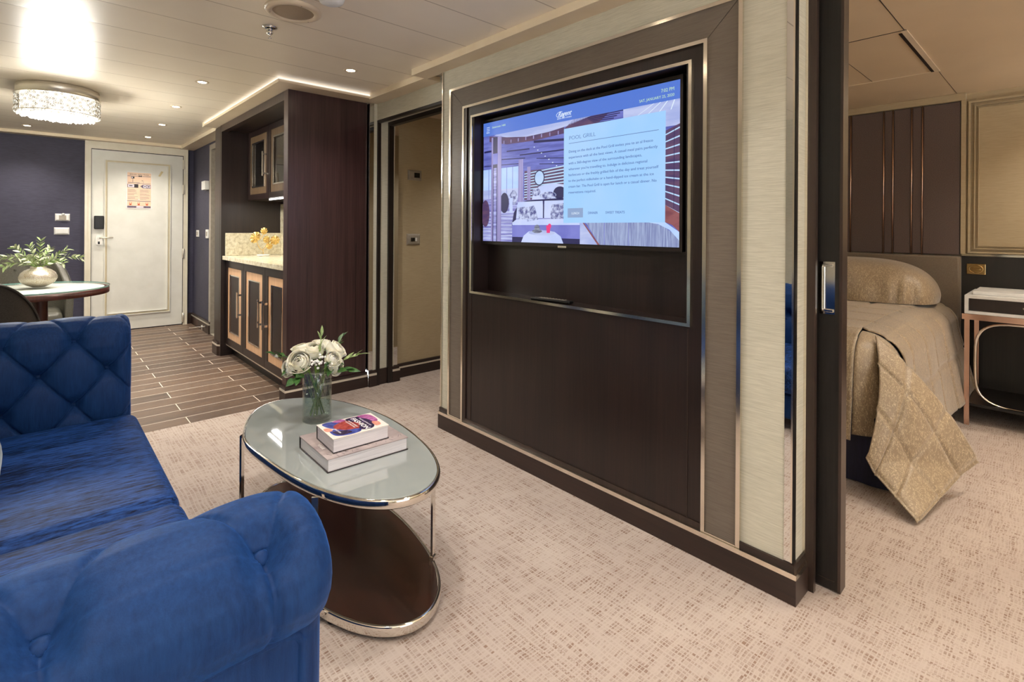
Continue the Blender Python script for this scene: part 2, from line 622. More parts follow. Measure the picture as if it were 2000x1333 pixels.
# bedspread: satin with short squiggles
m, nt, bs = newmat('gold beige jacquard')
n1 = noise(nt, coords(nt, (120, 150, 48), rot=(0.3, 0.2, 0.5)), 1.0, 2, 0.6, 1.4)
sq = ramp(nt, n1, [(0.545, (0, 0, 0)), (0.57, (1, 1, 1)), (0.6, (1, 1, 1)), (0.625, (0, 0, 0))])
gx = noise(nt, coords(nt, (4, 4, 4)), 1.0, 2)
bc = ramp(nt, gx, [(0.3, S(132, 113, 88)), (0.7, S(150, 131, 107))])
nt.links.new(mixc(nt, mathn(nt, 'MULTIPLY', sq, 0.7), bc, S(222, 202, 166)), bs.inputs['Base Color'])
bs.inputs['Roughness'].default_value = 0.42
bs.inputs['Sheen Weight'].default_value = 0.4
M['spread'] = m

# paper edges
m, nt, bs = newmat('book pages')
f = noise(nt, coords(nt, (6, 6, 900)), 1.0, 3, 0.6)
nt.links.new(ramp(nt, f, [(0.3, S(205, 200, 206)), (0.65, S(240, 236, 240))]), bs.inputs['Base Color'])
bs.inputs['Roughness'].default_value = 0.7
M['page'] = m
M['coverdark'] = pm('dark board cover', (44, 38, 42), (58, 50, 54), (30, 30, 30), rough=0.35)
M['covergrey'] = pm('mauve grey cover', (140, 126, 126), (186, 172, 170), (7, 16, 7), detail=5, rough=0.28)
M['coverart'] = pm('cream glossy cover', (236, 226, 216), (244, 236, 228), (9, 9, 9), rough=0.22)

M['ink'] = pm('white print', (245, 243, 240), (250, 248, 245), (9, 9, 9), rough=0.4)

# ------------------------------------------------------------------ room shell
# floor: carpet and tile
bm = bmesh.new()
bx(bm, -1.3, 5.0, -2.6, 3.543, -0.05, 0.0)
bx(bm, 1.87, 5.0, 3.543, 3.7, -0.05, 0.0)
struct('floor', bm, M['carpet'])
bm = bmesh.new()
bx(bm, -1.3, 1.87, 3.543, 7.25, -0.05, 0.0005)
struct('floor', bm, M['plank'])

bm = bmesh.new()
bx(bm, -1.3, 1.98, -2.6, 7.25, CEIL, CEIL + 0.04)
struct('ceiling', bm, M['ceil'])
# bedroom ceiling with panel joints and air slot
bm = bmesh.new()
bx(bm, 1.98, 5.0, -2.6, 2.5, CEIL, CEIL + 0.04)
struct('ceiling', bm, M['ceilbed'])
bm = bmesh.new()
z = CEIL - 0.0015
bx(bm, 2.1, 3.16, 0.536, 0.539, z, CEIL + 0.001)
bx(bm, 4.09, 4.94, 0.534, 0.536, z, CEIL + 0.001)
bx(bm, 3.158, 3.164, 0.53, 1.6, z, CEIL + 0.001)
bx(bm, 3.5, 4.1, 0.86, 0.862, z, CEIL + 0.001)
bx(bm, 3.20, 4.10, 0.552, 0.566, z - 0.003, CEIL + 0.001)
struct('trim_1', bm, M['blackjamb'])
bm = bmesh.new()
bx(bm, 3.165, 4.115, 0.527, 0.551, CEIL - 0.005, CEIL + 0.001)
bx(bm, 4.104, 4.112, 0.551, 1.6, CEIL - 0.004, CEIL + 0.001)
struct('trim_2', bm, M['trim'])
# corridor ceiling
bm = bmesh.new()
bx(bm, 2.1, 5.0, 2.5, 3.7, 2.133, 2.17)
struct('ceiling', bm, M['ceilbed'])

# walls
bm = bmesh.new()
bx(bm, -1.4, -1.3, -2.6, 7.25, 0, CEIL)
struct('wall_left', bm, M['cream'])
bm = bmesh.new()
bx(bm, -1.3, 1.47, 7.2, 7.3, 0, CEIL)
struct('wall_far', bm, M['blue'])
bm = bmesh.new()
bx(bm, 1.452, 1.56, 6.33, 7.2, 0, CEIL)
bx(bm, 1.452, 1.56, 5.44, 6.33, 2.12, CEIL)
bx(bm, 1.62, 1.7, 5.44, 6.33, 0, CEIL)
struct('wall_passage', bm, M['blue'])
# wall behind cabinet and around the corridor mouth
bm = bmesh.new()
bx(bm, 1.875, 1.90, 3.60, 5.6, 0, CEIL)
bx(bm, 1.70, 1.875, 5.44, 5.6, 0, CEIL)
struct('wall_service', bm, M['cream'])
bm = bmesh.new()
bx(bm, 1.914, 1.9395, 3.49, 3.60, 0.12, CEIL)
bx(bm, 1.9665, 2.037, 3.495, 3.60, 0.12, CEIL)
bx(bm, 2.078, 2.097, 3.493, 3.60, 0.12, CEIL)
bx(bm, 1.945, 2.037, 3.50, 3.60, 0.0, CEIL)
struct('wall_corridor_jamb', bm, M['cream'])
bm = bmesh.new()
bx(bm, 1.879, 1.913, 3.492, 3.60, 0.12, CEIL - 0.04)
bx(bm, 2.097, 2.133, 3.495, 3.60, 0.12, 2.13)
struct('trim_3', bm, M['mirror'])
bm = bmesh.new()
bx(bm, 1.94, 1.966, 3.475, 3.6, 0, 2.02)
bx(bm, 2.037, 2.078, 3.475, 3.6, 0, 2.02)
bx(bm, 1.94, 1.966, 2.505, 3.475, 2.0, 2.02)
bx(bm, 2.037, 2.078, 2.505, 3.475, 1.99, 2.02)
struct('door_4', bm, M['blackjamb'])
bm = bmesh.new()
bx(bm, 1.94, 2.10, 2.503, 3.60, 2.02, CEIL)
struct('wall_header', bm, M['cream'])
bm = bmesh.new()
bx(bm, 2.10, 4.2, 3.56, 3.66, 0, 2.14)
bx(bm, 4.2, 4.3, 2.5, 3.66, 0, 2.14)
struct('wall_corridor', bm, M['creamdark'])
bm = bmesh.new()
bx(bm, 2.12, 5.0, 2.42, 2.50, 0, CEIL)
struct('wall_bedroom_left', bm, M['creamdark'])
bm = bmesh.new()
bx(bm, 4.95, 5.05, -2.6, 2.5, 0, CEIL)
struct('wall_bedroom_head', bm, M['creamdark'])
# rear wall with the balcony window behind the viewer
bm = bmesh.new()
bx(bm, -1.4, -0.7, -2.7, -2.6, 0, CEIL)
bx(bm, 1.5, 2.9, -2.7, -2.6, 0, CEIL)
bx(bm, 2.9, 5.05, -2.7, -2.6, 0, CEIL)
bx(bm, -0.7, 1.5, -2.7, -2.6, 2.05, CEIL)
struct('wall_back', bm, M['cream'])
bm = bmesh.new()
frame_y(bm, -2.68, -2.62, -0.7, 1.5, 0.0, 2.05, 0.05)
bx(bm, 0.38, 0.42, -2.68, -2.62, 0.05, 2.0)
struct('window_1', bm, M['satin'])
bm = bmesh.new()
bx(bm, -0.65, 1.45, -2.652, -2.648, 0.05, 2.0)
struct('window_2', bm, M['glass'])
for nm, x0, x1, z0 in (('portal', -0.65, 1.45, 0.05),):
    a = bpy.data.lights.new('daylight_portal', 'AREA')
    a.shape = 'RECTANGLE'
    a.size = x1 - x0
    a.size_y = 2.0 - z0
    a.cycles.is_portal = True
    o = bpy.data.objects.new('daylight_portal', a)
    o.location = ((x0 + x1) / 2, -2.66, (z0 + 2.0) / 2)
    o.rotation_euler = (R(-90), 0, 0)
    col.objects.link(o)

# TV wall: two leaves with the door pocket between them
bm = bmesh.new()
NY0, NY1, NZ0, NZ1 = 0.945, 2.22, 0.848, 1.828
bx(bm, 1.835, 1.932, 0.588, NY0, 0.0, CEIL)
bx(bm, 1.835, 1.96, NY1, 2.503, 0.0, CEIL)
bx(bm, 1.835, 1.95, NY0, NY1, 0.0, NZ0 - 0.015)
bx(bm, 1.835, 1.95, NY0, NY1, NZ1 + 0.015, CEIL)
bx(bm, 1.96, 1.97, 0.9, 2.503, 0.0, CEIL)
bx(bm, 2.06, 2.12, 0.56, 2.42, 0.0, CEIL)
bx(bm, 1.97, 2.12, 2.42, 2.503, 0.0, CEIL)
struct('wall_right', bm, M['cream'])
# lintel over the bedroom opening
bm = bmesh.new()
bx(bm, 1.835, 2.12, -2.6, 0.56, 2.1, CEIL)
struct('wall_lintel', bm, M['cream'])

# skirtings
def skirt(bm, x0, x1, y0, y1, h=0.098):
    bx(bm, x0, x1, y0, y1, 0, h - 0.016)
bm = bmesh.new()
bx(bm, 1.818, 1.835, 0.572, 2.512, 0.0, 0.083)
bx(bm, 1.835, 1.932, 0.572, 0.588, 0.0, 0.083)
bx(bm, 1.826, 1.835, 0.58, 0.757, 0.1, 0.123)
bx(bm, 1.835, 1.932, 0.58, 0.588, 0.1, 0.123)
bx(bm, 1.826, 1.835, 2.42, 2.51, 0.1, 0.123)
struct('baseboard_right', bm, M['wengeY'])
bm = bmesh.new()
bx(bm, 1.8175, 1.8345, 0.5715, 2.512, 0.0832, 0.0998)
bx(bm, 1.8345, 1.932, 0.5715, 0.5878, 0.0832, 0.0998)
struct('trim_4', bm, M['framemetal'])
bm = bmesh.new()
bx(bm, 1.433, 1.452, 6.33, 7.2, 0, 0.10)
bx(bm, 1.44, 1.452, 6.33, 7.2, 0.112, 0.135)
bx(bm, 1.386, 1.433, 7.184, 7.2, 0, 0.135)
struct('baseboard_passage', bm, M['wengeY'])
bm = bmesh.new()
bx(bm, 1.4325, 1.452, 6.33, 7.2, 0.1002, 0.1118)
struct('trim_5', bm, M['satin'])
bm = bmesh.new()
bx(bm, -1.3, 0.384, 7.184, 7.2, 0, 0.12)
struct('baseboard_far', bm, M['wengeX'])
bm = bmesh.new()
bx(bm, 1.879, 1.94, 3.472, 3.49, 0, 0.083)
bx(bm, 1.879, 1.94, 3.478, 3.49, 0.099, 0.12)
bx(bm, 1.966, 2.037, 3.485, 3.50, 0, 0.12)
bx(bm, 2.078, 2.144, 3.472, 3.493, 0, 0.083)
bx(bm, 2.078, 2.14, 3.478, 3.493, 0.099, 0.12)
bx(bm, 2.133, 4.2, 3.54, 3.56, 0, 0.076)
bx(bm, 2.133, 4.2, 3.546, 3.56, 0.088, 0.11)
struct('baseboard_corridor', bm, M['wengeX'])
bm = bmesh.new()
bx(bm, 1.879, 1.94, 3.471, 3.49, 0.0832, 0.0988)
bx(bm, 2.078, 2.144, 3.471, 3.493, 0.0832, 0.0988)
bx(bm, 2.133, 4.2, 3.539, 3.56, 0.0762, 0.0878)
struct('trim_6', bm, M['satin'])

# chrome corner strips of the TV wall and pale edge
bm = bmesh.new()
bx(bm, 1.8325, 1.836, 0.5905, 0.613, 0.124, CEIL - 0.035)
struct('trim_7', bm, M['mirror'])
bm = bmesh.new()
bx(bm, 1.8328, 1.8525, 0.584, 0.5903, 0.124, CEIL - 0.035)
struct('trim_8', bm, M['black'])
bm = bmesh.new()
bx(bm, 1.8315, 1.8345, 0.588, 0.5935, 0.124, CEIL - 0.035)
bx(bm, 1.828, 1.836, 2.4985, 2.5055, 0.124, 2.14)
bx(bm, 1.928, 1.9335, 0.58, 0.5885, 0.0, CEIL - 0.035)
struct('trim_9', bm, M['framemetal'])

# soffits and cove trims
bm = bmesh.new()
bx(bm, 1.73, 1.84, -2.6, 2.68, 2.142, CEIL - 0.006)
bx(bm, 1.82, 1.945, 2.68, 3.40, 2.142, CEIL - 0.006)
bx(bm, 1.165, 1.95, 3.38, 3.6, 2.145, 2.166)
bx(bm, 1.165, 1.5, 3.6, 5.40, 2.145, 2.166)
bx(bm, 1.30, 1.46, 5.40, 7.2, 2.145, 2.170)
bx(bm, -1.3, 1.46, 7.08, 7.2, 2.148, 2.172)
struct('trim_10', bm, M['trim'])
bm = bmesh.new()
for a_ in ((1.726, 1.732, -2.6, 2.684), (1.816, 1.822, 2.68, 3.39), (1.296, 1.302, 5.40, 7.09), (1.16, 1.166, 5.36, 5.40)):
    bx(bm, a_[0], a_[1], a_[2], a_[3], 2.141, CEIL)
bx(bm, -1.3, 1.30, 7.074, 7.081, 2.147, CEIL)
struct('trim_11', bm, pm('glossy cream trim edge', (240, 224, 196), (244, 230, 204), (9, 9, 9), rough=0.15))
# LED cove strip round the cabinet soffit
cove = thing('cove_light', 'cool white light strip glowing along the cabinet soffit edge', 'light', (1.2, 4.0, 2.17))
bm = bmesh.new()
bx(bm, 1.168, 1.94, 3.384, 3.396, 2.1665, 2.1745)
bx(bm, 1.169, 1.181, 3.397, 5.40, 2.1665, 2.1745)
obj('light_strip', bm, em('cool led strip', (255, 246, 232), 1.7), cove)
bm = bmesh.new()
bx(bm, 1.1595, 1.945, 3.374, 3.3795, 2.162, 2.170)
obj('diffuser', bm, em('cove lens', (255, 244, 232), 1.1), cove)

# ------------------------------------------------------------------ entry door
d1 = bpy.data.objects.new('door_1', None)
col.objects.link(d1)
d1.location = (0.89, 7.18, 0)
d1.matrix_world = Matrix.Translation((0.89, 7.18, 0))
d1['kind'] = 'structure'
bm = bmesh.new()
bx(bm, 0.446, 1.332, 7.181, 7.2, 0.012, 2.058)
obj('door_leaf', bm, M['white'], d1)
bm = bmesh.new()
for (a, b, w, dd) in ((0.560, 1.205, 0.009, 0.018), (0.588, 1.177, 0.009, 0.018)):
    o_ = a - 0.560
    frame_y(bm, 7.181 - dd, 7.1812, a, b, 0.175 + o_, 1.955 - o_, w)
obj('moulding', bm, M['white'], d1)
bm = bmesh.new()
frame_y(bm, 7.176, 7.1812, 0.569, 1.196, 0.184, 1.946, 0.019)
obj('moulding_groove', bm, pm('shaded moulding groove', (206, 194, 164), (214, 203, 176), (8, 8, 8), rough=0.4), d1)  # shade between the two raised frames, put into the beige colour
bm = bmesh.new()
bx(bm, 0.386, 0.406, 7.160, 7.2, 0, 2.148)
bx(bm, 0.406, 0.420, 7.168, 7.2, 0, 2.148)
bx(bm, 0.420, 0.441, 7.163, 7.2, 0, 2.148)
bx(bm, 1.337, 1.355, 7.163, 7.2, 0, 2.148)
bx(bm, 1.355, 1.366, 7.168, 7.2, 0, 2.148)
bx(bm, 1.366, 1.384, 7.160, 7.2, 0, 2.148)
bx(bm, 0.441, 1.337, 7.163, 7.2, 2.065, 2.148)
obj('door_frame', bm, M['whitetrim'], d1)
bm = bmesh.new()
bx(bm, 0.441, 0.446, 7.172, 7.2, 0, 2.065)
bx(bm, 0.446, 1.337, 7.172, 7.2, 2.058, 2.065)
bx(bm, 1.332, 1.337, 7.172, 7.2, 0, 2.065)
obj('door_gap', bm, M['black'], d1)
for z_ in (1.96, 1.655, 0.875, 0.09):
    bm = bmesh.new()
    bx(bm, 1.324, 1.350, 7.155, 7.164, z_ - 0.055, z_ + 0.055)
    tube(bm, [(1.337, 7.154, z_ - 0.058), (1.337, 7.154, z_ + 0.058)], 0.006, 8)
    obj('hinge', bm, M['satin'], d1)
bm = bmesh.new()
bx(bm, 0.468, 0.558, 7.150, 7.181, 1.168, 1.316, bev=0.008)
obj('electronic_lock', bm, M['black'], d1)
bm = bmesh.new()
# rounded escutcheon
ol = [(0.513 + 0.030 * math.cos(a), 1.072 + 0.030 * math.sin(a)) for a in [PI * i / 12 for i in range(13)]] + \
     [(0.513 + 0.030 * math.cos(a), 1.018 + 0.030 * math.sin(a)) for a in [PI + PI * i / 12 for i in range(13)]]
lo = [bm.verts.new((x, 7.168, z_)) for x, z_ in ol]
hi = [bm.verts.new((x, 7.181, z_)) for x, z_ in ol]
bm.faces.new(lo)
for i in range(len(ol)):
    bm.faces.new((lo[i], lo[(i + 1) % len(ol)], hi[(i + 1) % len(ol)], hi[i]))
tube(bm, [(0.513, 7.17, 1.068), (0.513, 7.13, 1.068)], 0.012, 12)
tube(bm, [(0.513, 7.132, 1.068), (0.56, 7.126, 1.069), (0.64, 7.128, 1.074)], 0.0085, 10)
h_ = obj('door_handle', bm, M['satin'], d1)
bm = bmesh.new()
bx(bm, 0.504, 0.522, 7.1655, 7.169, 0.998, 1.028)
obj('keyhole', bm, M['black'], h_)

# door stop and floor vents on the passage skirting
bm = bmesh.new()
tube(bm, [(1.433, 6.45, 0.07), (1.405, 6.47, 0.07), (1.30, 6.60, 0.045)], 0.008, 8)
tube(bm, [(1.4, 6.47, 0.03), (1.4, 6.47, 0.09)], 0.011, 8)
tag(obj('door_stop', bm, M['chrome']), 'steel rod door stop on skirting of the blue passage wall', 'door stop')
bm = bmesh.new()
for r_ in range(4):
    for c_ in range(2):
        bx(bm, 1.4315, 1.4335, 6.84 + c_ * 0.14, 6.95 + c_ * 0.14, 0.026 + r_ * 0.018, 0.034 + r_ * 0.018)
tag(obj('floor_vent', bm, M['mahog']), 'small slotted vent cut in skirting by the white entry door', 'vent')

# passage door
d2 = bpy.data.objects.new('door_2', None)
col.objects.link(d2)
d2.matrix_world = Matrix.Translation((1.5, 5.9, 0))
d2['kind'] = 'structure'
bm = bmesh.new()
bx(bm, 1.448, 1.53, 6.325, 6.40, 0, 2.12)
bx(bm, 1.448, 1.53, 5.44, 5.50, 0, 2.12)
bx(bm, 1.448, 1.53, 5.50, 6.325, 2.06, 2.12)
obj('door_frame', bm, M['grey'], d2)
bm = bmesh.new()
bx(bm, 1.50, 1.54, 5.50, 6.325, 0.01, 2.06)
obj('door_leaf', bm, M['blackwood'], d2)
bm = bmesh.new()
bx(bm, 1.455, 1.50, 5.50, 6.325, 0.0005, 0.006)
obj('threshold', bm, M['satin'], d2)

# wall plates -----------------------------------------------------------
def plate_y(name, label, cat, xc, zc, w, h, ywall, mats, inner=None, side=-1):
    t = thing(name, label, cat, (xc, ywall, zc))
    bm = bmesh.new()
    a = [bm.verts.new((xc + sx * w / 2, ywall, zc + sz * h / 2)) for sx, sz in ((-1, -1), (1, -1), (1, 1), (-1, 1))]
    b = [bm.verts.new((xc + sx * (w / 2 - 0.012), ywall - 0.011, zc + sz * (h / 2 - 0.012))) for sx, sz in ((-1, -1), (1, -1), (1, 1), (-1, 1))]
    for i in range(4):
        bm.faces.new((a[i], a[(i + 1) % 4], b[(i + 1) % 4], b[i]))
    bm.faces.new(b)
    obj('cover_plate', bm, mats, t)
    return t


t = plate_y('light_switch', 'white light switch plate beside the entry door, lower of two', 'switch', 0.194, 1.144, 0.128, 0.078, 7.2, M['plate'])
for i in range(3):
    bm = bmesh.new()
    bx(bm, 0.160 + i * 0.0235, 0.181 + i * 0.0235, 7.183, 7.189, 1.122, 1.166)
    obj('rocker', bm, M['plate'], t)
t = plate_y('card_switch', 'white key card switch plate above the light switch', 'switch', 0.20, 1.293, 0.124, 0.078, 7.2, M['plate'])
bm = bmesh.new()
bx(bm, 0.170, 0.230, 7.180, 7.189, 1.266, 1.312)
obj('card_slot', bm, M['grey'], t)
bm = bmesh.new()
lathe(bm, 0, 0, [(0, 0), (0.012, 0.002), (0.016, 0.012), (0.010, 0.02), (0, 0.022)], 16)
bmesh.ops.translate(bm, verts=bm.verts, vec=(0.205, 7.184, 1.316))
obj('knob', bm, M['plate'], t)
t = plate_y('thermostat', 'grey wall thermostat with small dark display in the corridor', 'thermostat', 2.325, 1.635, 0.135, 0.085, 3.56, M['grey'])
bm = bmesh.new()
bx(bm, 2.315, 2.368, 3.5475, 3.551, 1.615, 1.655)
obj('display', bm, M['black'], t)
t = plate_y('wall_switch', 'grey corridor switch plate below the thermostat', 'switch', 2.316, 1.108, 0.13, 0.092, 3.56, M['grey'])
for i in range(3):
    bm = bmesh.new()
    bx(bm, 2.287 + i * 0.02, 2.303 + i * 0.02, 3.544, 3.551, 1.094, 1.122)
    obj('button', bm, M['plate'] if i == 2 else M['black'], t)


def plate_x(name, label, cat, yc, zc, w, h, x=1.452, d=0.012, inner=True):
    t = thing(name, label, cat, (x, yc, zc))
    bm = bmesh.new()
    bx(bm, x - d, x, yc - w / 2, yc + w / 2, zc - h / 2, zc + h / 2, bev=0.003)
    obj('cover_plate', bm, M['plate'], t)
    if inner:
        bm = bmesh.new()
        bx(bm, x - d - 0.003, x - d, yc - w / 5, yc + w / 5, zc - h / 4, zc + h / 4)
        obj('rocker', bm, M['grey'], t)
    return t


plate_x('wall_socket', 'white socket plate on blue passage wall nearer the entry door', 'socket', 6.93, 1.12, 0.11, 0.08)
plate_x('wall_switch', 'white switch plate on blue passage wall beside the dark doorway', 'switch', 6.47, 1.12, 0.11, 0.10)
plate_x('wall_sensor', 'white box sensor high on the blue passage wall', 'sensor', 6.50, 1.67, 0.16, 0.10, d=0.045, inner=False)

# safety notice on the door ------------------------------------------------
ps = thing('safety_notice', 'printed safety notice sheet fixed to the white entry door', 'notice', (0.885, 7.18, 1.62))
PY = 7.1795
PX0, PX1, PZ0, PZ1 = 0.760, 1.012, 1.404, 1.836
bm = bmesh.new()
bx(bm, PX0, PX1, PY - 0.003, PY + 0.0012, PZ0, PZ1)
obj('sheet', bm, pm('acrylic holder', (232, 232, 232), (240, 240, 240), (9, 9, 9), rough=0.2), ps)
pmats = [pm('peach paper', (234, 202, 176), (240, 210, 186), (9, 9, 9), rough=0.6), pm('purple grey ink', (96, 86, 108), (112, 100, 122), (9, 9, 9), rough=0.6),
         pm('grey print', (150, 130, 124), (166, 146, 138), (60, 60, 400), rough=0.6), pm('orange vest', (214, 92, 56), (226, 110, 70), (40, 40, 40), rough=0.6),
         pm('dark print', (44, 38, 44), (54, 48, 54), (9, 9, 9), rough=0.6), pm('pale ship', (222, 214, 226), (232, 226, 236), (9, 9, 9), rough=0.6)]
bm = bmesh.new()


def P2(x0, x1, z0, z1, mi, l=1):
    y = PY - 0.003 - 0.0004 * l
    quad(bm, [(PX0 + x0, y, PZ0 + z0), (PX0 + x1, y, PZ0 + z0), (PX0 + x1, y, PZ0 + z1), (PX0 + x0, y, PZ0 + z1)], mi)


W_, H_ = PX1 - PX0, PZ1 - PZ0
P2(0.012, W_ - 0.008, 0.010, H_ - 0.010, 0)
P2(0.012, W_ - 0.012, 0.378, 0.383, 1, 2)
P2(0.012, W_ - 0.012, 0.088, 0.094, 1, 2)
P2(0.012, W_ - 0.012, 0.012, 0.034, 1, 2)
P2(0.10, 0.17, 0.014, 0.032, 5, 3)
P2(0.018, 0.13, 0.302, 0.307, 1, 2)
P2(0.10, W_ - 0.014, 0.296, 0.300, 1, 2)
P2(0.048, 0.08, 0.352, 0.374, 4, 2)
P2(0.052, 0.064, 0.356, 0.37, 5, 3)
P2(0.063, 0.066, 0.306, 0.352, 4, 2)
P2(0.165, 0.168, 0.30, 0.332, 2, 2)
P2(0.15, 0.162, 0.328, 0.333, 4, 2)
P2(0.120, 0.134, 0.374, 0.389, 4, 3)
P2(0.137, 0.151, 0.374, 0.389, 4, 3)
P2(0.014, 0.118, 0.246, 0.288, 4, 2)
P2(0.018, 0.078, 0.249, 0.285, 5, 3)
P2(0.030, 0.062, 0.262, 0.272, 4, 4)
y_ = PY - 0.0038
bm.faces.new([bm.verts.new(p) for p in ((PX0 + 0.135, y_, PZ0 + 0.264), (PX0 + 0.165, y_, PZ0 + 0.242), (PX0 + W_ - 0.014, y_, PZ0 + 0.242), (PX0 + W_ - 0.014, y_, PZ0 + 0.286), (PX0 + 0.165, y_, PZ0 + 0.286))]).material_index = 1
P2(0.168, 0.198, 0.248, 0.28, 5, 3)
P2(0.204, 0.234, 0.25, 0.278, 5, 3)
P2(0.176, 0.19, 0.258, 0.27, 4, 4)
P2(0.210, 0.228, 0.258, 0.27, 4, 4)
random.seed(3)
for cx0 in (0.016, 0.134):
    for i in range(13):
        z_ = 0.222 - i * 0.0092
        if i in (4, 8):
            continue
        P2(cx0, cx0 + random.uniform(0.06, 0.104), z_, z_ + 0.0036, 2, 2)
for i, cx0 in enumerate((0.032, 0.112, 0.192)):
    P2(cx0, cx0 + 0.022, 0.042, 0.060, 3, 2)
    P2(cx0, cx0 + 0.005, 0.060, 0.078, 3, 2)
    P2(cx0 + 0.017, cx0 + 0.022, 0.060, 0.078, 3, 2)
    P2(cx0 + 0.008, cx0 + 0.014, 0.046, 0.052, 4, 3)
TY = Matrix(((1, 0, 0, 0), (0, 0, -1, 0), (0, 1, 0, 0), (0, 0, 0, 1)))   # text facing -Y
text_into(bm, 'Splendor Safety Notice', Matrix.Translation((PX0 + 0.032, PY - 0.0042, PZ0 + 0.395)) @ TY, 0.021, 4, width=0.186, shear=0.2)
text_into(bm, '2', Matrix.Translation((PX0 + 0.082, PY - 0.0046, PZ0 + 0.015)) @ TY, 0.020, 4)
text_into(bm, '3', Matrix.Translation((PX0 + 0.182, PY - 0.0046, PZ0 + 0.015)) @ TY, 0.020, 4)
obj('printing', bm, pmats, ps, fixn=False)
bm = bmesh.new()
lathe(bm, 0, 0, [(0, 0), (0.008, 0.001), (0.006, 0.006), (0, 0.007)], 14)
bmesh.ops.rotate(bm, verts=bm.verts, cent=(0, 0, 0), matrix=Matrix.Rotation(R(90), 3, 'X'))
bmesh.ops.translate(bm, verts=bm.verts, vec=(PX0 + 0.122, PY - 0.003, PZ0 + 0.108))
obj('peephole_cap', bm, M['plate'], ps)
bm = bmesh.new()
quad(bm, [(1.075, 7.179, 1.80), (1.095, 7.179, 1.795), (1.128, 7.179, 1.855), (1.105, 7.179, 1.862)])
tag(obj('tape_strip', bm, pm('old masking tape', (206, 190, 146), (214, 200, 160), (30, 30, 30))), 'small strip of yellowed tape stuck on the entry door', 'tape')

# ------------------------------------------------------------------ bar cabinet
CX, CYN, CYF = 1.277, 3.52, 5.43
cab = thing('cabinet_surround', 'tall dark wenge surround enclosing the bar niche', 'cabinet', (1.55, 4.4, 0))
bm = bmesh.new()
bx(bm, CX, 1.872, CYN, 3.60, 0.099, 2.145, bev=0.003)
obj('side_panel', bm, M['wengeP'], cab)
bm = bmesh.new()
bx(bm, 1.7835, 1.7875, CYN - 0.0008, CYN + 0.002, 0.13, 1.085)
obj('panel_groove', bm, M['black'], cab)
bm = bmesh.new()
bx(bm, CX, CX + 0.09, 5.235, CYF, 0.12, 2.145, bev=0.008)
obj('corner_post', bm, M['wenge'], cab)
bm = bmesh.new()
bx(bm, CX, 1.872, 5.20, 5.235, 0.0, 2.145)
bx(bm, CX + 0.09, 1.872, 5.235, CYF, 0.0, 2.145)
obj('end_panel', bm, M['wenge'], cab)
bm = bmesh.new()
bx(bm, CX + 0.001, CX + 0.05, 3.60, 5.235, 2.083, 2.145)
obj('fascia', bm, M['darkedge'], cab)
bm = bmesh.new()
bx(bm, CX + 0.05, 1.872, 3.60, 5.20, 2.10, 2.145)
bx(bm, 1.84, 1.872, 3.60, 5.20, 0.0, 2.10)
obj('back_panel', bm, M['wenge'], cab)
# stepped plinth of side panel and post
bm = bmesh.new()
bx(bm, 1.258, 1.878, 3.492, CYN - 0.001, 0.0, 0.078)
bx(bm, 1.262, 1.876, 3.502, CYN - 0.001, 0.092, 0.112)
bx(bm, 1.258, 1.30, CYN - 0.001, 3.60, 0.0, 0.078)
bx(bm, 1.262, 1.276, CYN - 0.001, 3.60, 0.092, 0.112)
obj('plinth', bm, M['wengeX'], cab)
bm = bmesh.new()
bx(bm, 1.257, 1.878, 3.491, CYN - 0.001, 0.0782, 0.0918)
bx(bm, 1.257, 1.30, CYN - 0.001, 3.60, 0.0782, 0.0918)
obj('plinth_trim', bm, M['satin'], cab)
ch = 0.035
ol = [(1.258, 5.215 + ch), (1.258 + ch * 0.6, 5.21), (1.36, 5.21), (1.36, 5.45), (1.258 + ch * 0.6, 5.45), (1.258, 5.45 - ch)]
bm = bmesh.new()
prism(bm, ol, 0.0, 0.088, smooth_side=False)
prism(bm, [(x + 0.004 if x < 1.3 else x, y) for x, y in ol], 0.088, 0.122, smooth_side=False)
obj('post_plinth', bm, M['wengeX'], cab)
bm = bmesh.new()
prism(bm, [(x - 0.0006, y) for x, y in ol], 0.0882, 0.1028, smooth_side=False)
obj('post_plinth_trim', bm, M['satin'], cab)

# base cabinet with three doors
bc_ = thing('base_cabinet', 'low dark cabinet with three pale panelled doors under the granite counter', 'cabinet', (1.55, 4.4, 0))
bm = bmesh.new()
bx(bm, 1.338, 1.84, 3.60, 5.198, 0.10, 0.893)
obj('carcass', bm, M['wenge'], bc_)
bm = bmesh.new()
bx(bm, 1.385, 1.42, 3.60, 5.198, 0.0, 0.10)
obj('toe_kick', bm, M['black'], bc_)
bm = bmesh.new()
bx(bm, 1.325, 1.345, 3.602, 5.196, 0.099, 0.111)
obj('metal_strip', bm, M['satin'], bc_)
bm = bmesh.new()
for r_ in range(3):
    for c_ in range(4):
        bx(bm, 1.3835, 1.3855, 3.68 + c_ * 0.13, 3.78 + c_ * 0.13, 0.025 + r_ * 0.022, 0.034 + r_ * 0.022)
obj('vent_slots', bm, M['mahog'], bc_)


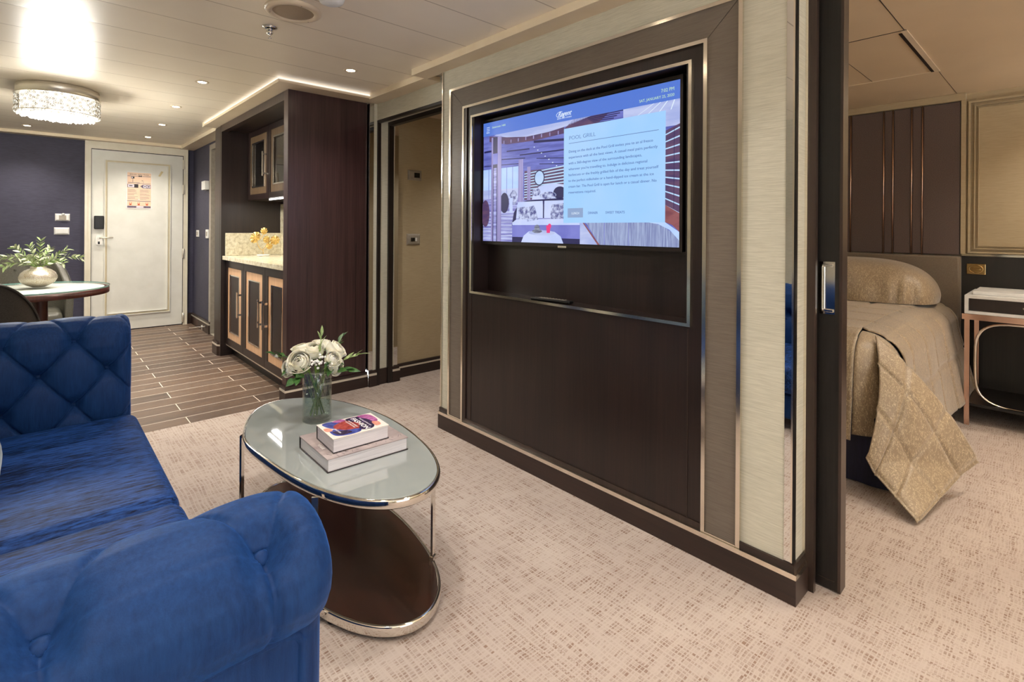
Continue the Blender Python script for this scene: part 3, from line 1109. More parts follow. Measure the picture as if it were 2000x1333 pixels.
def cab_door(y0, y1, hy, lab=None):
    bm = bmesh.new()
    frame_x(bm, 1.318, 1.338, y0, y1, 0.115, 0.890, 0.062)
    d = obj('door', bm, M['wenge'], bc_)
    bm = bmesh.new()
    frame_x(bm, 1.3235, 1.338, y0 + 0.062, y1 - 0.062, 0.177, 0.828, 0.067)
    obj('pale_border', bm, M['maple'], d)
    bm = bmesh.new()
    a, b, c, e = y0 + 0.126, y1 - 0.126, 0.240, 0.765
    frame_x(bm, 1.319, 1.3236, a, b, c, e, 0.009)
    obj('metal_bead', bm, M['chrome'], d)
    bm = bmesh.new()
    bx(bm, 1.327, 1.338, a + 0.009, b - 0.009, c + 0.009, e - 0.009)
    obj('dark_inset', bm, M['wenge'], d)
    bm = bmesh.new()
    bx(bm, 1.276, 1.288, hy - 0.006, hy + 0.006, 0.42, 0.64, bev=0.002)
    for z_ in (0.445, 0.615):
        bx(bm, 1.284, 1.325, hy - 0.006, hy + 0.006, z_ - 0.008, z_ + 0.008)
    obj('handle', bm, M['chrome'], d)


cab_door(4.648, 5.194, 4.705)
cab_door(4.098, 4.644, 4.150)
cab_door(3.604, 4.094, 4.040)

bm = bmesh.new()
bx(bm, 1.288, 1.838, 3.602, 5.197, 0.895, 0.932, bev=0.003)
tag(obj('worktop', bm, M['granite']), 'speckled cream granite worktop over the low bar cabinet', 'worktop')
sp = thing('backsplash', 'speckled granite upstand and splashback behind the bar counter', 'backsplash', (1.6, 5.1, 0.933))
bm = bmesh.new()
bx(bm, 1.312, 1.815, 5.178, 5.199, 0.933, 1.144, bev=0.002)
obj('side_upstand', bm, M['granite'], sp)
bm = bmesh.new()
bx(bm, 1.816, 1.839, 3.602, 5.199, 0.933, 1.43)
obj('rear_slab', bm, M['granite'], sp)

wc_ = thing('wall_cabinet', 'dark wall cabinet with two glazed doors high in the bar niche', 'cabinet', (1.7, 4.4, 1.45))
bm = bmesh.new()
bx(bm, 1.53, 1.838, 3.604, 3.63, 1.452, 2.098)
bx(bm, 1.53, 1.838, 5.17, 5.198, 1.452, 2.098)
bx(bm, 1.53, 1.838, 4.615, 4.64, 1.452, 2.098)
bx(bm, 1.53, 1.838, 3.63, 5.17, 1.452, 1.47)
bx(bm, 1.53, 1.838, 3.63, 5.17, 2.08, 2.098)
bx(bm, 1.82, 1.838, 3.63, 5.17, 1.47, 2.08)
obj('carcass', bm, M['wenge'], wc_)
bm = bmesh.new()
bx(bm, 1.56, 1.82, 3.63, 5.17, 1.775, 1.781)
obj('glass_shelf', bm, M['glass'], wc_)


def wc_door(y0, y1, hy=None):
    bm = bmesh.new()
    frame_x(bm, 1.512, 1.530, y0, y1, 1.455, 2.095, 0.05)
    d = obj('door', bm, M['wenge'], wc_)
    bm = bmesh.new()
    frame_x(bm, 1.516, 1.529, y0 + 0.05, y1 - 0.05, 1.505, 2.045, 0.066)
    obj('bronze_border', bm, M['bronze'], d)
    bm = bmesh.new()
    frame_x(bm, 1.510, 1.517, y0 + 0.112, y1 - 0.112, 1.567, 1.983, 0.012)
    obj('metal_bead', bm, M['chrome'], d)
    bm = bmesh.new()
    bx(bm, 1.522, 1.526, y0 + 0.12, y1 - 0.12, 1.575, 1.975)
    obj('pane', bm, M['glass'], d)
    if hy:
        bm = bmesh.new()
        bx(bm, 1.474, 1.486, hy - 0.006, hy + 0.006, 1.65, 1.87, bev=0.002)
        for z_ in (1.675, 1.845):
            bx(bm, 1.484, 1.516, hy - 0.006, hy + 0.006, z_ - 0.008, z_ + 0.008)
        obj('handle', bm, M['chrome'], d)


wc_door(4.63, 5.196, 4.69)
wc_door(4.06, 4.626, 4.12)
for i, (yy_, h_) in enumerate(((4.45, 0.14), (4.35, 0.14), (4.25, 0.14))):
    bm = bmesh.new()
    lathe(bm, 1.68, yy_, [(0.001, 1.472), (0.028, 1.472), (0.028, 1.476), (0.004, 1.482), (0.004, 1.53), (0.03, 1.56), (0.034, 1.60), (0.027, 1.62)], 20)
    tag(obj('wine_glass', bm, M['glass']), 'stemmed drinking glass inside the glazed bar wall cabinet', 'glass', 'glasses in the wall cabinet')
ul = thing('under_cabinet_light', 'bright white strip light under the wall cabinet', 'light', (1.54, 4.2, 1.44))
bm = bmesh.new()
bx(bm, 1.535, 1.555, 3.64, 4.66, 1.442, 1.4515)
obj('light_strip', bm, em('white led', (255, 252, 246), 9.0), ul)
bm = bmesh.new()
bx(bm, 1.53, 1.56, 4.66, 4.685, 1.438, 1.4515)
obj('end_cap', bm, M['chrome'], ul)
lamp('bulb', 'AREA', (1.60, 4.2, 1.438), 3.5, (1.0, 0.96, 0.9), ul, shape='RECTANGLE', size=0.05, size_y=1.0)

# gold leaf sculpture on the counter
gs = thing('leaf_sculpture', 'gold sculpture of round leaves on thin stems on the granite counter', 'sculpture', (1.585, 5.0, 0.932))
bm = bmesh.new()
lathe(bm, 1.585, 4.98, [(0, 0.933), (0.055, 0.933), (0.058, 0.940), (0.055, 0.946), (0, 0.946)], 32)
obj('base', bm, pm('white marble disc', (226, 220, 210), (236, 232, 224), (30, 30, 30), rough=0.2), gs)
bm = bmesh.new()
tube(bm, [(1.585, 4.98, 0.945), (1.583, 4.98, 0.985), (1.555, 4.98, 1.00), (1.533, 4.98, 1.04), (1.528, 4.98, 1.085), (1.56, 4.98, 1.095), (1.583, 4.98, 1.13), (1.585, 4.98, 1.17)], 0.0032, 8)
tube(bm, [(1.580, 4.98, 0.985), (1.60, 4.98, 1.01), (1.63, 4.98, 1.05), (1.64, 4.98, 1.09)], 0.003, 8)
tube(bm, [(1.63, 4.98, 1.06), (1.60, 4.98, 1.08)], 0.003, 8)
tube(bm, [(1.63, 4.98, 1.06), (1.69, 4.97, 1.09)], 0.003, 8)
obj('stem', bm, M['gold'], gs)


def gleaf(u, v, rx, rz, tilt, depth):
    bm = bmesh.new()
    def fn(a, b):
        th = a * 2 * PI
        r = b
        cr = 1 + 0.05 * math.sin(9 * th)
        x = rx * r * math.cos(th) * cr
        z_ = rz * r * math.sin(th) * cr
        y = 0.012 * math.cos(9 * th) * r + 0.014 * (1 - r * r)
        return Vector((x * math.cos(tilt) - z_ * math.sin(tilt), -y, x * math.sin(tilt) + z_ * math.cos(tilt))) + Vector((u, depth, v))
    grid(bm, fn, 36, 5, closeu=True)
    obj('leaf', bm, M['gold'], gs)


gleaf(1.508, 1.105, 0.040, 0.055, -0.5, 4.965)
gleaf(1.588, 1.165, 0.031, 0.032, 0, 4.972)
gleaf(1.608, 1.085, 0.029, 0.034, -0.3, 4.965)
gleaf(1.686, 1.078, 0.043, 0.043, 0, 4.965)
gleaf(1.632, 1.025, 0.031, 0.032, 0, 4.96)

# ------------------------------------------------------------------ TV wall panelling
wp = thing('media_panel', 'framed taupe and dark wood wall panelling around the television niche', 'wall panel', (1.83, 1.58, 0.1))
bm = bmesh.new()
OY0, OY1, OZ1 = 0.750, 2.423, 2.020
IY0, IY1, IZ1 = 0.873, 2.300, 1.899
ZB = 0.1002
T_ = 0.014
# taupe border, mitred corners
def trap(pts, mi=0):
    f0 = [bm.verts.new((1.829, y, z)) for y, z in pts]
    f1 = [bm.verts.new((1.8345, y, z)) for y, z in pts]
    bm.faces.new(f0)
    for i in range(4):
        bm.faces.new((f0[i], f0[(i + 1) % 4], f1[(i + 1) % 4], f1[i]))
g_ = 0.0015
trap([(OY0, ZB), (IY0, ZB), (IY0, IZ1), (OY0, OZ1)])
trap([(IY1, ZB), (OY1, ZB), (OY1, OZ1), (IY1, IZ1)])
trap([(OY0 + g_, OZ1 + g_), (IY0 + g_, IZ1 + g_), (IY1 - g_, IZ1 + g_), (OY1 - g_, OZ1 + g_)])
obj('fabric_border', bm, M['taupe'], wp)
bm = bmesh.new()
for (y0, y1, z1) in ((OY0 - 0.001, OY1 + 0.001, OZ1), (IY0, IY1, IZ1)):
    bx(bm, 1.822, 1.8345, y0, y0 + T_, ZB, z1)
    bx(bm, 1.822, 1.8345, y1 - T_, y1, ZB, z1)
    bx(bm, 1.822, 1.8345, y0 + T_, y1 - T_, z1 - T_, z1)
bx(bm, 1.822, 1.8345, OY0 + T_, IY0, ZB, ZB + 0.006)
bx(bm, 1.822, 1.8345, IY1, OY1 - T_, ZB, ZB + 0.006)
obj('metal_frame', bm, M['framemetal'], wp)
bm = bmesh.new()
# main dark board (recessed a little) around the niche
XB = 1.8335
def board(y0, y1, z0, z1):
    bx(bm, XB, 1.8349, y0, y1, z0, z1)
board(IY0 + T_, NY0, ZB, IZ1 - T_)
board(NY1, IY1 - T_, ZB, IZ1 - T_)
board(NY0, NY1, ZB, NZ0)
board(NY0, NY1, NZ1, IZ1 - T_)
obj('wood_board', bm, M['wenge'], wp)
bm = bmesh.new()
# thin inner battens
bx(bm, 1.826, 1.8336, IY1 - T_ - 0.022, IY1 - T_, ZB + 0.02, IZ1 - T_)
bx(bm, 1.829, 1.8336, IY0 + T_, IY1 - T_, ZB, ZB + 0.022)
bx(bm, 1.831, 1.8336, NY0 - 0.002, NY0 + 0.001, ZB + 0.02, NZ0 - 0.02)
bx(bm, 1.831, 1.8336, NY1 - 0.001, NY1 + 0.002, ZB + 0.02, NZ0 - 0.02)
obj('edge_batten', bm, M['darkedge'], wp)
bm = bmesh.new()
bx(bm, 1.835, 1.958, NY0 - 0.0, NY0 + 0.012, NZ0, NZ1)
bx(bm, 1.835, 1.958, NY1 - 0.012, NY1, NZ0, NZ1)
bx(bm, 1.835, 1.958, NY0 + 0.012, NY1 - 0.012, NZ0 - 0.014, NZ0)
bx(bm, 1.835, 1.958, NY0 + 0.012, NY1 - 0.012, NZ1, NZ1 + 0.014)
bx(bm, 1.945, 1.958, NY0 + 0.012, NY1 - 0.012, NZ0, NZ1)
obj('niche_lining', bm, M['wenge'], wp)
bm = bmesh.new()
frame_x(bm, 1.824, 1.8336, NY0 - 0.012, NY1 + 0.008, NZ0 - 0.010, NZ1 + 0.008, 0.0125)
obj('niche_frame', bm, M['framemetal'], wp)

# ------------------------------------------------------------------ television
SY, SZ, SX = 2.205, 1.115, 1.895      # screen plane: s runs towards -Y, t upwards
tv = thing('television', 'large flat television showing a blue dining menu screen', 'television', (1.92, 1.6, 1.11))
bm = bmesh.new()
bx(bm, 1.897, 1.938, 1.001, 2.212, 1.113, 1.811, bev=0.004)
obj('housing', bm, M['black'], tv)
bm = bmesh.new()
frame_x(bm, 1.891, 1.897, 1.001, 2.212, 1.113, 1.811, 0.012)
obj('bezel', bm, M['blackjamb'], tv)
bm = bmesh.new()
bx(bm, 1.938, 1.9445, 1.4, 1.8, 1.3, 1.6)
obj('wall_mount', bm, M['black'], tv)

SM = [
    em('screen header blue', (84, 122, 214), 1.0),                                      # 0
    em('screen pale panel', (160, 208, 255), 1.0, vary=(172, 212, 255), scale=(3, 3, 3)),   # 1
    em('screen ceiling violet', (92, 98, 178), 1.0, vary=(116, 124, 206), scale=(6, 6, 60)),  # 2
    em('screen window', (176, 206, 255), 1.0, vary=(196, 220, 255), scale=(5, 5, 12)),      # 3
    em('screen column', (140, 132, 186), 1.0, vary=(168, 162, 216), scale=(90, 90, 2)),     # 4
    em('screen dark line', (40, 40, 88), 1.0),                                            # 5
    em('screen slat brown', (80, 62, 104), 1.0, vary=(104, 76, 106), scale=(9, 9, 30)),       # 6
    em('screen slat light', (186, 220, 255), 1.0),                                        # 7
    em('screen floor', (120, 118, 190), 1.0, vary=(176, 182, 235), scale=(5, 5, 90)),      # 8
    em('screen sofa white', (190, 205, 250), 1.0, vary=(205, 216, 255), scale=(8, 8, 8)),   # 9
    em('screen sofa shade', (112, 116, 200), 1.0, vary=(128, 132, 212), scale=(8, 8, 8)),   # 10
    em('screen cushion print', (84, 88, 148), 1.0, vary=(200, 210, 245), scale=(60, 60, 60)),  # 11
    em('screen drink pink', (236, 60, 130), 1.0),                                         # 12
    em('screen hat', (92, 92, 120), 1.0, vary=(150, 160, 180), scale=(40, 40, 200)),       # 13
    em('screen counter grain', (124, 134, 182), 1.0, vary=(166, 180, 216), scale=(200, 200, 10)),  # 14
    em('screen wing white', (190, 200, 240), 1.0, vary=(165, 178, 230), scale=(6, 6, 30)),  # 15
    em('screen button grey', (142, 166, 206), 1.0),                                       # 16
    em('screen text blue', (74, 100, 168), 1.0),                                          # 17
    em('screen text white', (226, 240, 255), 1.0),                                        # 18
    em('screen text lime', (192, 226, 190), 1.0),                                         # 19
    em('screen wood red', (124, 70, 82), 1.0, vary=(150, 92, 96), scale=(14, 14, 40)),      # 20
]
bm = bmesh.new()


def sq(s0, s1, t0, t1, mi, l=0):
    x = SX - 0.0003 * l
    quad(bm, [(x, SY - s0, SZ + t0), (x, SY - s1, SZ + t0), (x, SY - s1, SZ + t1), (x, SY - s0, SZ + t1)], mi)


def sp_(pts, mi, l=0):
    x = SX - 0.0003 * l
    f = bm.faces.new([bm.verts.new((x, SY - s, SZ + t)) for s, t in pts])
    f.material_index = mi


def sell(cs, ct, rs, rt, mi, l, a0=0, a1=2 * PI, n=24):
    sp_([(cs + rs * math.cos(a0 + (a1 - a0) * i / n), ct + rt * math.sin(a0 + (a1 - a0) * i / n)) for i in range(n)], mi, l)


s0, s1, t0, t1 = 0.010, 1.194, 0.016, 0.678
sq(s0, s1, t0, t1, 2, 0)
# ceiling with dark slots
for a, b, c, d_, w in ((0.016, 0.14, 0.520, 0.522, 0.010), (0.40, 0.60, 0.535, 0.522, 0.012), (0.30, 0.60, 0.475, 0.470, 0.006), (0.16, 0.34, 0.465, 0.455, 0.005),
                      (0.42, 0.60, 0.445, 0.430, 0.004), (0.016, 0.30, 0.438, 0.430, 0.004), (0.44, 0.60, 0.415, 0.402, 0.004), (0.2, 0.37, 0.505, 0.5, 0.006)):
    sp_([(a, c - w), (b, d_ - w), (b, d_), (a, c)], 5, 1)
for i in range(7):
    sq(0.40 + 0.025 * i, 0.408 + 0.025 * i, 0.50 - 0.018 * i, 0.504 - 0.018 * i, 18, 2)
# white wing and dark beams above
sp_([(0.10, 0.60), (0.20, 0.578), (0.35, 0.562), (0.50, 0.566), (0.62, 0.578), (0.76, 0.604), (0.12, 0.606)], 15, 1)
sp_([(0.06, 0.60), (0.20, 0.578), (0.35, 0.562), (0.50, 0.566), (0.60, 0.576), (0.60, 0.545), (0.40, 0.535), (0.20, 0.54), (0.06, 0.57)], 6, 1)
for i in range(9):
    sq(0.12 + i * 0.055, 0.127 + i * 0.055, 0.545, 0.562, 4, 2)
sp_([(0.66, 0.605), (0.86, 0.605), (0.80, 0.566), (0.60, 0.566)], 6, 1)
for i in range(5):
    sp_([(0.735 + i * 0.012 - 0.03 * (i * 0.2), 0.600 - i * 0.007), (0.93 - i * 0.016, 0.603 - i * 0.009), (0.93 - i * 0.016, 0.599 - i * 0.009), (0.735 + i * 0.012, 0.596 - i * 0.007)], 5, 2)
sq(0.93, s1, 0.50, 0.605, 15, 1)
for i in range(4):
    sp_([(1.00 + i * 0.05, 0.566), (1.004 + i * 0.05, 0.566), (1.08 + i * 0.03, 0.604), (1.075 + i * 0.03, 0.604)], 18, 2)
# windows
sq(s0, 0.29, 0.25, 0.415, 3, 1)
for s_ in (0.055, 0.200, 0.245):
    sq(s_, s_ + 0.004, 0.25, 0.415, 10, 2)
sq(s0, 0.29, 0.25, 0.30, 15, 2)
# deck
sq(s0, 0.60, t0, 0.25, 8, 1)
for i in range(9):
    sq(s0, 0.26, 0.03 + i * 0.018, 0.032 + i * 0.018, 18, 2)
sell(0.03, 0.17, 0.035, 0.075, 6, 3)
sell(0.185, 0.225, 0.035, 0.055, 5, 3)
sell(0.255, 0.25, 0.03, 0.04, 11, 3)
sq(0.225, 0.25, 0.17, 0.25, 9, 4)
# slatted wall
sq(0.335, 0.60, 0.235, 0.385, 6, 2)
for i in range(10):
    sp_([(0.335, 0.372 - i * 0.0135), (0.60, 0.392 - i * 0.0155), (0.60, 0.386 - i * 0.0155), (0.335, 0.367 - i * 0.0135)], 7, 3)
sell(0.441, 0.343, 0.036, 0.040, 5, 4)
sell(0.441, 0.343, 0.030, 0.034, 3, 5)
# columns
sq(0.078, 0.160, t0, 0.590, 4, 4)
sq(0.092, 0.128, t0, 0.590, 5, 5)
sq(0.098, 0.122, t0, 0.42, 8, 6)
sq(0.092, 0.13, 0.44, 0.50, 10, 6)
sq(0.292, 0.327, 0.22, 0.448, 4, 4)
sq(0.356, 0.380, 0.228, 0.405, 4, 4)
# middle furniture
sp_([(0.39, 0.235), (0.60, 0.235), (0.60, 0.30), (0.53, 0.31), (0.44, 0.30), (0.40, 0.265)], 9, 5)
sell(0.50, 0.252, 0.055, 0.018, 11, 6)
sell(0.575, 0.262, 0.04, 0.03, 5, 6)
sell(0.42, 0.272, 0.03, 0.02, 11, 6)
sp_([(0.27, 0.215), (0.36, 0.232), (0.60, 0.236), (0.60, 0.225), (0.30, 0.222)], 5, 6)
# sofa in the picture
sp_([(0.265, 0.14), (0.29, 0.226), (0.465, 0.226), (0.472, 0.14)], 9, 7)
sp_([(0.475, 0.14), (0.478, 0.226), (0.602, 0.224), (0.602, 0.14)], 9, 7)
sq(0.468, 0.476, 0.14, 0.226, 5, 8)
sp_([(0.245, 0.10), (0.26, 0.17), (0.285, 0.20), (0.275, 0.12)], 5, 8)
sp_([(0.29, 0.196), (0.345, 0.20), (0.37, 0.132), (0.30, 0.13)], 11, 8)
sp_([(0.342, 0.195), (0.41, 0.205), (0.438, 0.132), (0.36, 0.124)], 11, 9)
sp_([(0.525, 0.205), (0.602, 0.21), (0.602, 0.132), (0.515, 0.130)], 11, 8)
sp_([(0.249, 0.118), (0.28, 0.135), (0.602, 0.135), (0.70, 0.116), (0.70, 0.105), (0.25, 0.105)], 9, 9)
sp_([(0.249, 0.106), (0.70, 0.106), (0.70, 0.04), (0.249, 0.043)], 10, 9)
sp_([(0.249, 0.043), (0.70, 0.04), (0.70, t0), (0.249, t0)], 5, 8)
sp_([(0.317, t0), (0.335, 0.05), (0.37, 0.072), (0.46, 0.080), (0.545, 0.072), (0.585, 0.05), (0.602, t0)], 9, 10)
sell(0.460, 0.066, 0.09, 0.013, 15, 11)
sell(0.430, 0.074, 0.034, 0.010, 13, 12)
sell(0.430, 0.090, 0.019, 0.017, 13, 13)
sp_([(0.495, 0.066), (0.516, 0.066), (0.520, 0.103), (0.492, 0.103)], 12, 12)
sell(0.514, 0.100, 0.011, 0.012, 12, 13)
# right part: counter, red boards, slats
sp_([(0.70, t0), (0.70, 0.116), (0.72, 0.116), (0.81, t0)], 15, 5)
sp_([(0.715, 0.116), (0.722, 0.116), (0.812, t0), (0.80, t0)], 20, 6)
sp_([(0.735, 0.116), (1.07, 0.116), (1.12, 0.10), (1.16, 0.075), (s1, 0.04), (s1, t0), (0.81, t0)], 14, 5)
sq(0.835, 0.838, t0, 0.116, 10, 6)
sq(0.96, 0.962, t0, 0.116, 10, 6)
sp_([(1.05, 0.116), (1.13, 0.116), (s1, 0.075), (s1, 0.04), (1.15, 0.085), (1.10, 0.108)], 3, 6)
sp_([(1.13, 0.116), (1.13, 0.185), (s1, 0.150), (s1, 0.075), (1.16, 0.105)], 20, 6)
sp_([(1.128, 0.484), (s1, 0.506), (s1, 0.146), (1.128, 0.184)], 6, 3)
for i in range(11):
    ta = 0.470 - i * 0.0285
    tb = 0.494 - i * 0.0342
    sp_([(1.13, ta), (s1, tb), (s1, tb - 0.006), (1.13, ta - 0.005)], 7, 5)
sq(1.166, 1.168, 0.17, 0.49, 5, 6)
# header, panel
sq(s0, s1, 0.603, t1, 0, 6)
sq(0.602, 1.131, 0.115, 0.565, 1, 12)
sq(0.633, 1.101, 0.4905, 0.4925, 17, 13)
sq(0.628, 0.719, 0.140, 0.184, 16, 13)
for i in range(3):
    sq(0.038, 0.064, 0.650 - i * 0.009, 0.6525 - i * 0.009, 18, 7)
obj('screen', bm, SM, tv, fixn=False)
bm = bmesh.new()
TX = Matrix(((0, 0, -1, 0), (-1, 0, 0, 0), (0, 1, 0, 0), (0, 0, 0, 1)))   # text facing -X


def stx(s, a, b, size, mi, width=None, **kw):
    text_into(bm, s, Matrix.Translation((SX - 0.0045, SY - a, SZ + b)) @ TX, size, mi, width=width, **kw)


stx('POOL GRILL', 0.633, 0.508, 0.026, 0, 0.152, bold=-0.0004)
lines_ = [('Dining on the deck at the Pool Grill invites you to an al fresco', 0.442), ('experience with all the best views. A casual meal pairs perfectly', 0.464),
          ('with a 360-degree view of the surrounding landscapes,', 0.392), ("wherever you're travelling to. Indulge in delicious regional", 0.418),
          ('barbecues or the freshly grilled fish of the day and treat yourself', 0.468), ('to the perfect milkshake or a hand-dipped ice cream at the ice', 0.448),
          ('cream bar. The Pool Grill is open for lunch or a casual dinner. No', 0.460), ('reservations required.', 0.158)]
for i, (s_, w_) in enumerate(lines_):
    stx(s_, 0.632, 0.447 - i * 0.0276, 0.0165, 0, w_)
stx('LUNCH', 0.652, 0.155, 0.0155, 1, 0.044)
stx('DINNER', 0.748, 0.155, 0.0155, 0, 0.053)
stx('SWEET TREATS', 0.844, 0.155, 0.0155, 0, 0.098)
stx('7:02 PM', 1.110, 0.640, 0.020, 2, 0.056)
stx('SAT, JANUARY 25, 2020', 1.010, 0.617, 0.0165, 2, 0.157)
stx('Stateroom 1408', 0.085, 0.641, 0.0150, 2, 0.108)
stx('MENU', 0.038, 0.618, 0.0105, 1, 0.026)
stx('Regent', 0.562, 0.628, 0.034, 1, 0.086, shear=0.5, bold=0.0003)
stx('SEVEN SEAS CRUISES', 0.558, 0.616, 0.0085, 1, 0.09)
# swash ring of the script capital
cring = [(SX - 0.0048, SY - (0.577 + 0.022 * math.cos(a) + 0.004 * math.sin(a)), SZ + 0.639 + 0.013 * math.sin(a)) for a in [R(60) + R(300) * i / 22 for i in range(23)]]
tube(bm, cring, 0.0010, 5, mi=1)
obj('screen_text', bm, [SM[17], SM[18], SM[19]], tv, fixn=False)
bm = bmesh.new()
bx(bm, 1.8885, 1.8912, 1.585, 1.635, 1.1105, 1.1195)
obj('maker_badge', bm, M['satin'], tv)
bm = bmesh.new()
text_into(bm, 'SAMSUNG', Matrix.Translation((1.8882, 1.631, 1.1125)) @ TX, 0.006, 0, width=0.042)
obj('badge_text', bm, M['black'], tv)

rm = thing('remote_control', 'slim black remote control on the niche ledge under the television', 'remote', (1.885, 1.62, NZ0))
bm = bmesh.new()
bx(bm, -0.02, 0.02, -0.115, 0.115, 0.0, 0.014, bev=0.006, seg=3)
bmesh.ops.rotate(bm, verts=bm.verts, cent=(0, 0, 0), matrix=Matrix.Rotation(R(6), 3, 'Z'))
bmesh.ops.translate(bm, verts=bm.verts, vec=(1.868, 1.655, NZ0 + 0.001))
obj('case', bm, M['black'], rm)
bm = bmesh.new()
for i in range(9):
    for j in range(3):
        bx(bm, -0.012 + j * 0.0095, -0.006 + j * 0.0095, -0.08 + i * 0.018, -0.072 + i * 0.018, 0.0135, 0.0155)
bmesh.ops.rotate(bm, verts=bm.verts, cent=(0, 0, 0), matrix=Matrix.Rotation(R(6), 3, 'Z'))
bmesh.ops.translate(bm, verts=bm.verts, vec=(1.868, 1.655, NZ0 + 0.001))
obj('keypad', bm, M['grey'], rm)

# ------------------------------------------------------------------ pocket door to the bedroom
d3 = bpy.data.objects.new('door_3', None)
col.objects.link(d3)
d3.matrix_world = Matrix.Translation((2.01, 0.7, 0))
d3['kind'] = 'structure'
bm = bmesh.new()
bx(bm, 1.990, 2.040, 0.495, 1.45, 0.006, 2.15)
obj('door_leaf', bm, M['blackwood'], d3)
bm = bmesh.new()
bx(bm, 1.985, 2.0405, 0.4935, 0.502, 0.006, 2.15)
obj('edge_band', bm, M['darkedge'], d3)
bm = bmesh.new()
bx(bm, 1.9888, 1.9905, 0.512, 0.56, 0.035, 0.0365)
obj('rail_line', bm, M['darkedge'], d3)
bm = bmesh.new()
bx(bm, 1.9335, 1.953, 0.556, 0.60, 0.0, 2.15)
bx(bm, 1.953, 1.962, 0.57, 0.60, 0.0, 2.15)
bx(bm, 2.046, 2.058, 0.556, 0.60, 0.0, 2.15)
obj('jamb', bm, M['darkedge'], d3)
bm = bmesh.new()
for i in range(120):
    z_ = 0.05 + i * 0.017
    bx(bm, 1.9895, 1.9905, 0.560, 0.563, z_, z_ + 0.008)
obj('brush_seal', bm, M['black'], d3)
bm = bmesh.new()
frame_x(bm, 1.9845, 1.9898, 0.514, 0.558, 0.922, 1.097, 0.010)
bx(bm, 1.9870, 1.9898, 0.524, 0.548, 0.932, 1.087)
bx(bm, 1.974, 1.9845, 0.545, 0.5535, 0.935, 1.084, bev=0.003)
bx(bm, 1.978, 1.987, 0.517, 0.552, 1.080, 1.090, bev=0.002)
bx(bm, 1.978, 1.987, 0.517, 0.552, 0.929, 0.939, bev=0.002)
obj('flush_handle', bm, M['chrome'], d3)

# ------------------------------------------------------------------ ceiling things
LIGHT_E = 32.0


def downlight(x, y, label, energy=LIGHT_E, color=WARM, z=CEIL, angle=125):
    t = thing('downlight', label, 'ceiling light', (x, y, z), 'recessed ceiling downlights')
    bm = bmesh.new()
    lathe(bm, x, y, [(0.026, z - 0.0005), (0.027, z - 0.004), (0.040, z - 0.004), (0.043, z - 0.0005)], 28)
    obj('trim_ring', bm, M['trim'], t)
    bm = bmesh.new()
    lathe(bm, x, y, [(0.0, z - 0.0035), (0.0255, z - 0.0030)], 24)
    obj('lens', bm, em('downlight lens', (255, 236, 205), 40.0), t)
    l = lamp('bulb', 'SPOT', (x, y, z - 0.012), energy, color, t, spot_size=R(angle), spot_blend=0.9, shadow_soft_size=0.03)
    return t


downlight(0.829, 3.875, 'recessed downlight left of the bar cabinet corner, nearest of the row of four', 50)
downlight(0.840, 4.814, 'recessed downlight second nearest of the row of four toward the entry door', 58)
downlight(0.890, 5.756, 'recessed downlight third nearest of the row of four toward the entry door', 58)
downlight(0.899, 6.660, 'recessed downlight in front of the white entry door, farthest of the row', 58)
downlight(-0.084, 6.725, 'recessed downlight beyond the crystal lamp near the dark blue wall', 50)
downlight(1.455, 2.954, 'recessed downlight in front of the corridor mouth, brightest on the ceiling', color=NEUTRAL)
for (x_, y_, lb) in ((1.36, 1.30, 'recessed downlight above the television wall, out of view overhead'), (0.15, 0.98, 'added fill downlight above the near sofa arm, out of view overhead'), (0.62, 1.48, 'added fill downlight above the coffee table, out of view overhead'),
                     (1.36, 0.10, 'added fill downlight beside the bedroom opening, out of view overhead'), (-0.2, -0.6, 'added fill downlight behind the viewer near the sofa'),
                     (0.9, -1.3, 'added fill downlight behind the viewer near the balcony window')):
    downlight(x_, y_, lb, color=NEUTRAL, energy=18 if 'bedroom opening' in lb else LIGHT_E)  # all but the television wall one are unseen, added to light the room

sk = thing('ceiling_speaker', 'round white speaker grille set in the ceiling', 'speaker', (0.862, 2.32, CEIL))
bm = bmesh.new()
lathe(bm, 0.862, 2.32, [(0.088, CEIL - 0.006), (0.090, CEIL - 0.014), (0.108, CEIL - 0.014), (0.121, CEIL - 0.008), (0.122, CEIL - 0.0005)], 48)
obj('ring', bm, M['trim'], sk)
bm = bmesh.new()
lathe(bm, 0.862, 2.32, [(0.0, CEIL - 0.020), (0.05, CEIL - 0.016), (0.0895, CEIL - 0.007)], 48)
obj('grille', bm, pm('perforated grille', (150, 132, 110), (166, 148, 124), (600, 600, 600), rough=0.5), sk)
for a in (0.5, 2.6, 4.7):
    bm = bmesh.new()
    lathe(bm, 0.862 + 0.1 * math.cos(a), 2.32 + 0.1 * math.sin(a), [(0, CEIL - 0.0155), (0.003, CEIL - 0.0145)], 8)
    obj('screw', bm, M['black'], sk)
spk_ = thing('sprinkler', 'chrome fire sprinkler head hanging from the ceiling by the speaker', 'sprinkler', (0.848, 2.59, CEIL))
bm = bmesh.new()
lathe(bm, 0.848, 2.589, [(0.010, CEIL - 0.0008), (0.034, CEIL - 0.0008), (0.036, CEIL - 0.004), (0.020, CEIL - 0.006)], 28)
obj('escutcheon', bm, M['chrome'], spk_)
bm = bmesh.new()
lathe(bm, 0.848, 2.589, [(0.015, CEIL - 0.002), (0.015, CEIL - 0.024), (0.018, CEIL - 0.026), (0.013, CEIL - 0.034), (0.006, CEIL - 0.038), (0.004, CEIL - 0.05), (0.009, CEIL - 0.053), (0.009, CEIL - 0.056), (0, CEIL - 0.057)], 20)
obj('nozzle', bm, M['chrome'], spk_)
sd = thing('smoke_detector', 'white ceiling detector partly cut off at the top edge by the speaker', 'smoke detector', (0.93, 2.07, CEIL))
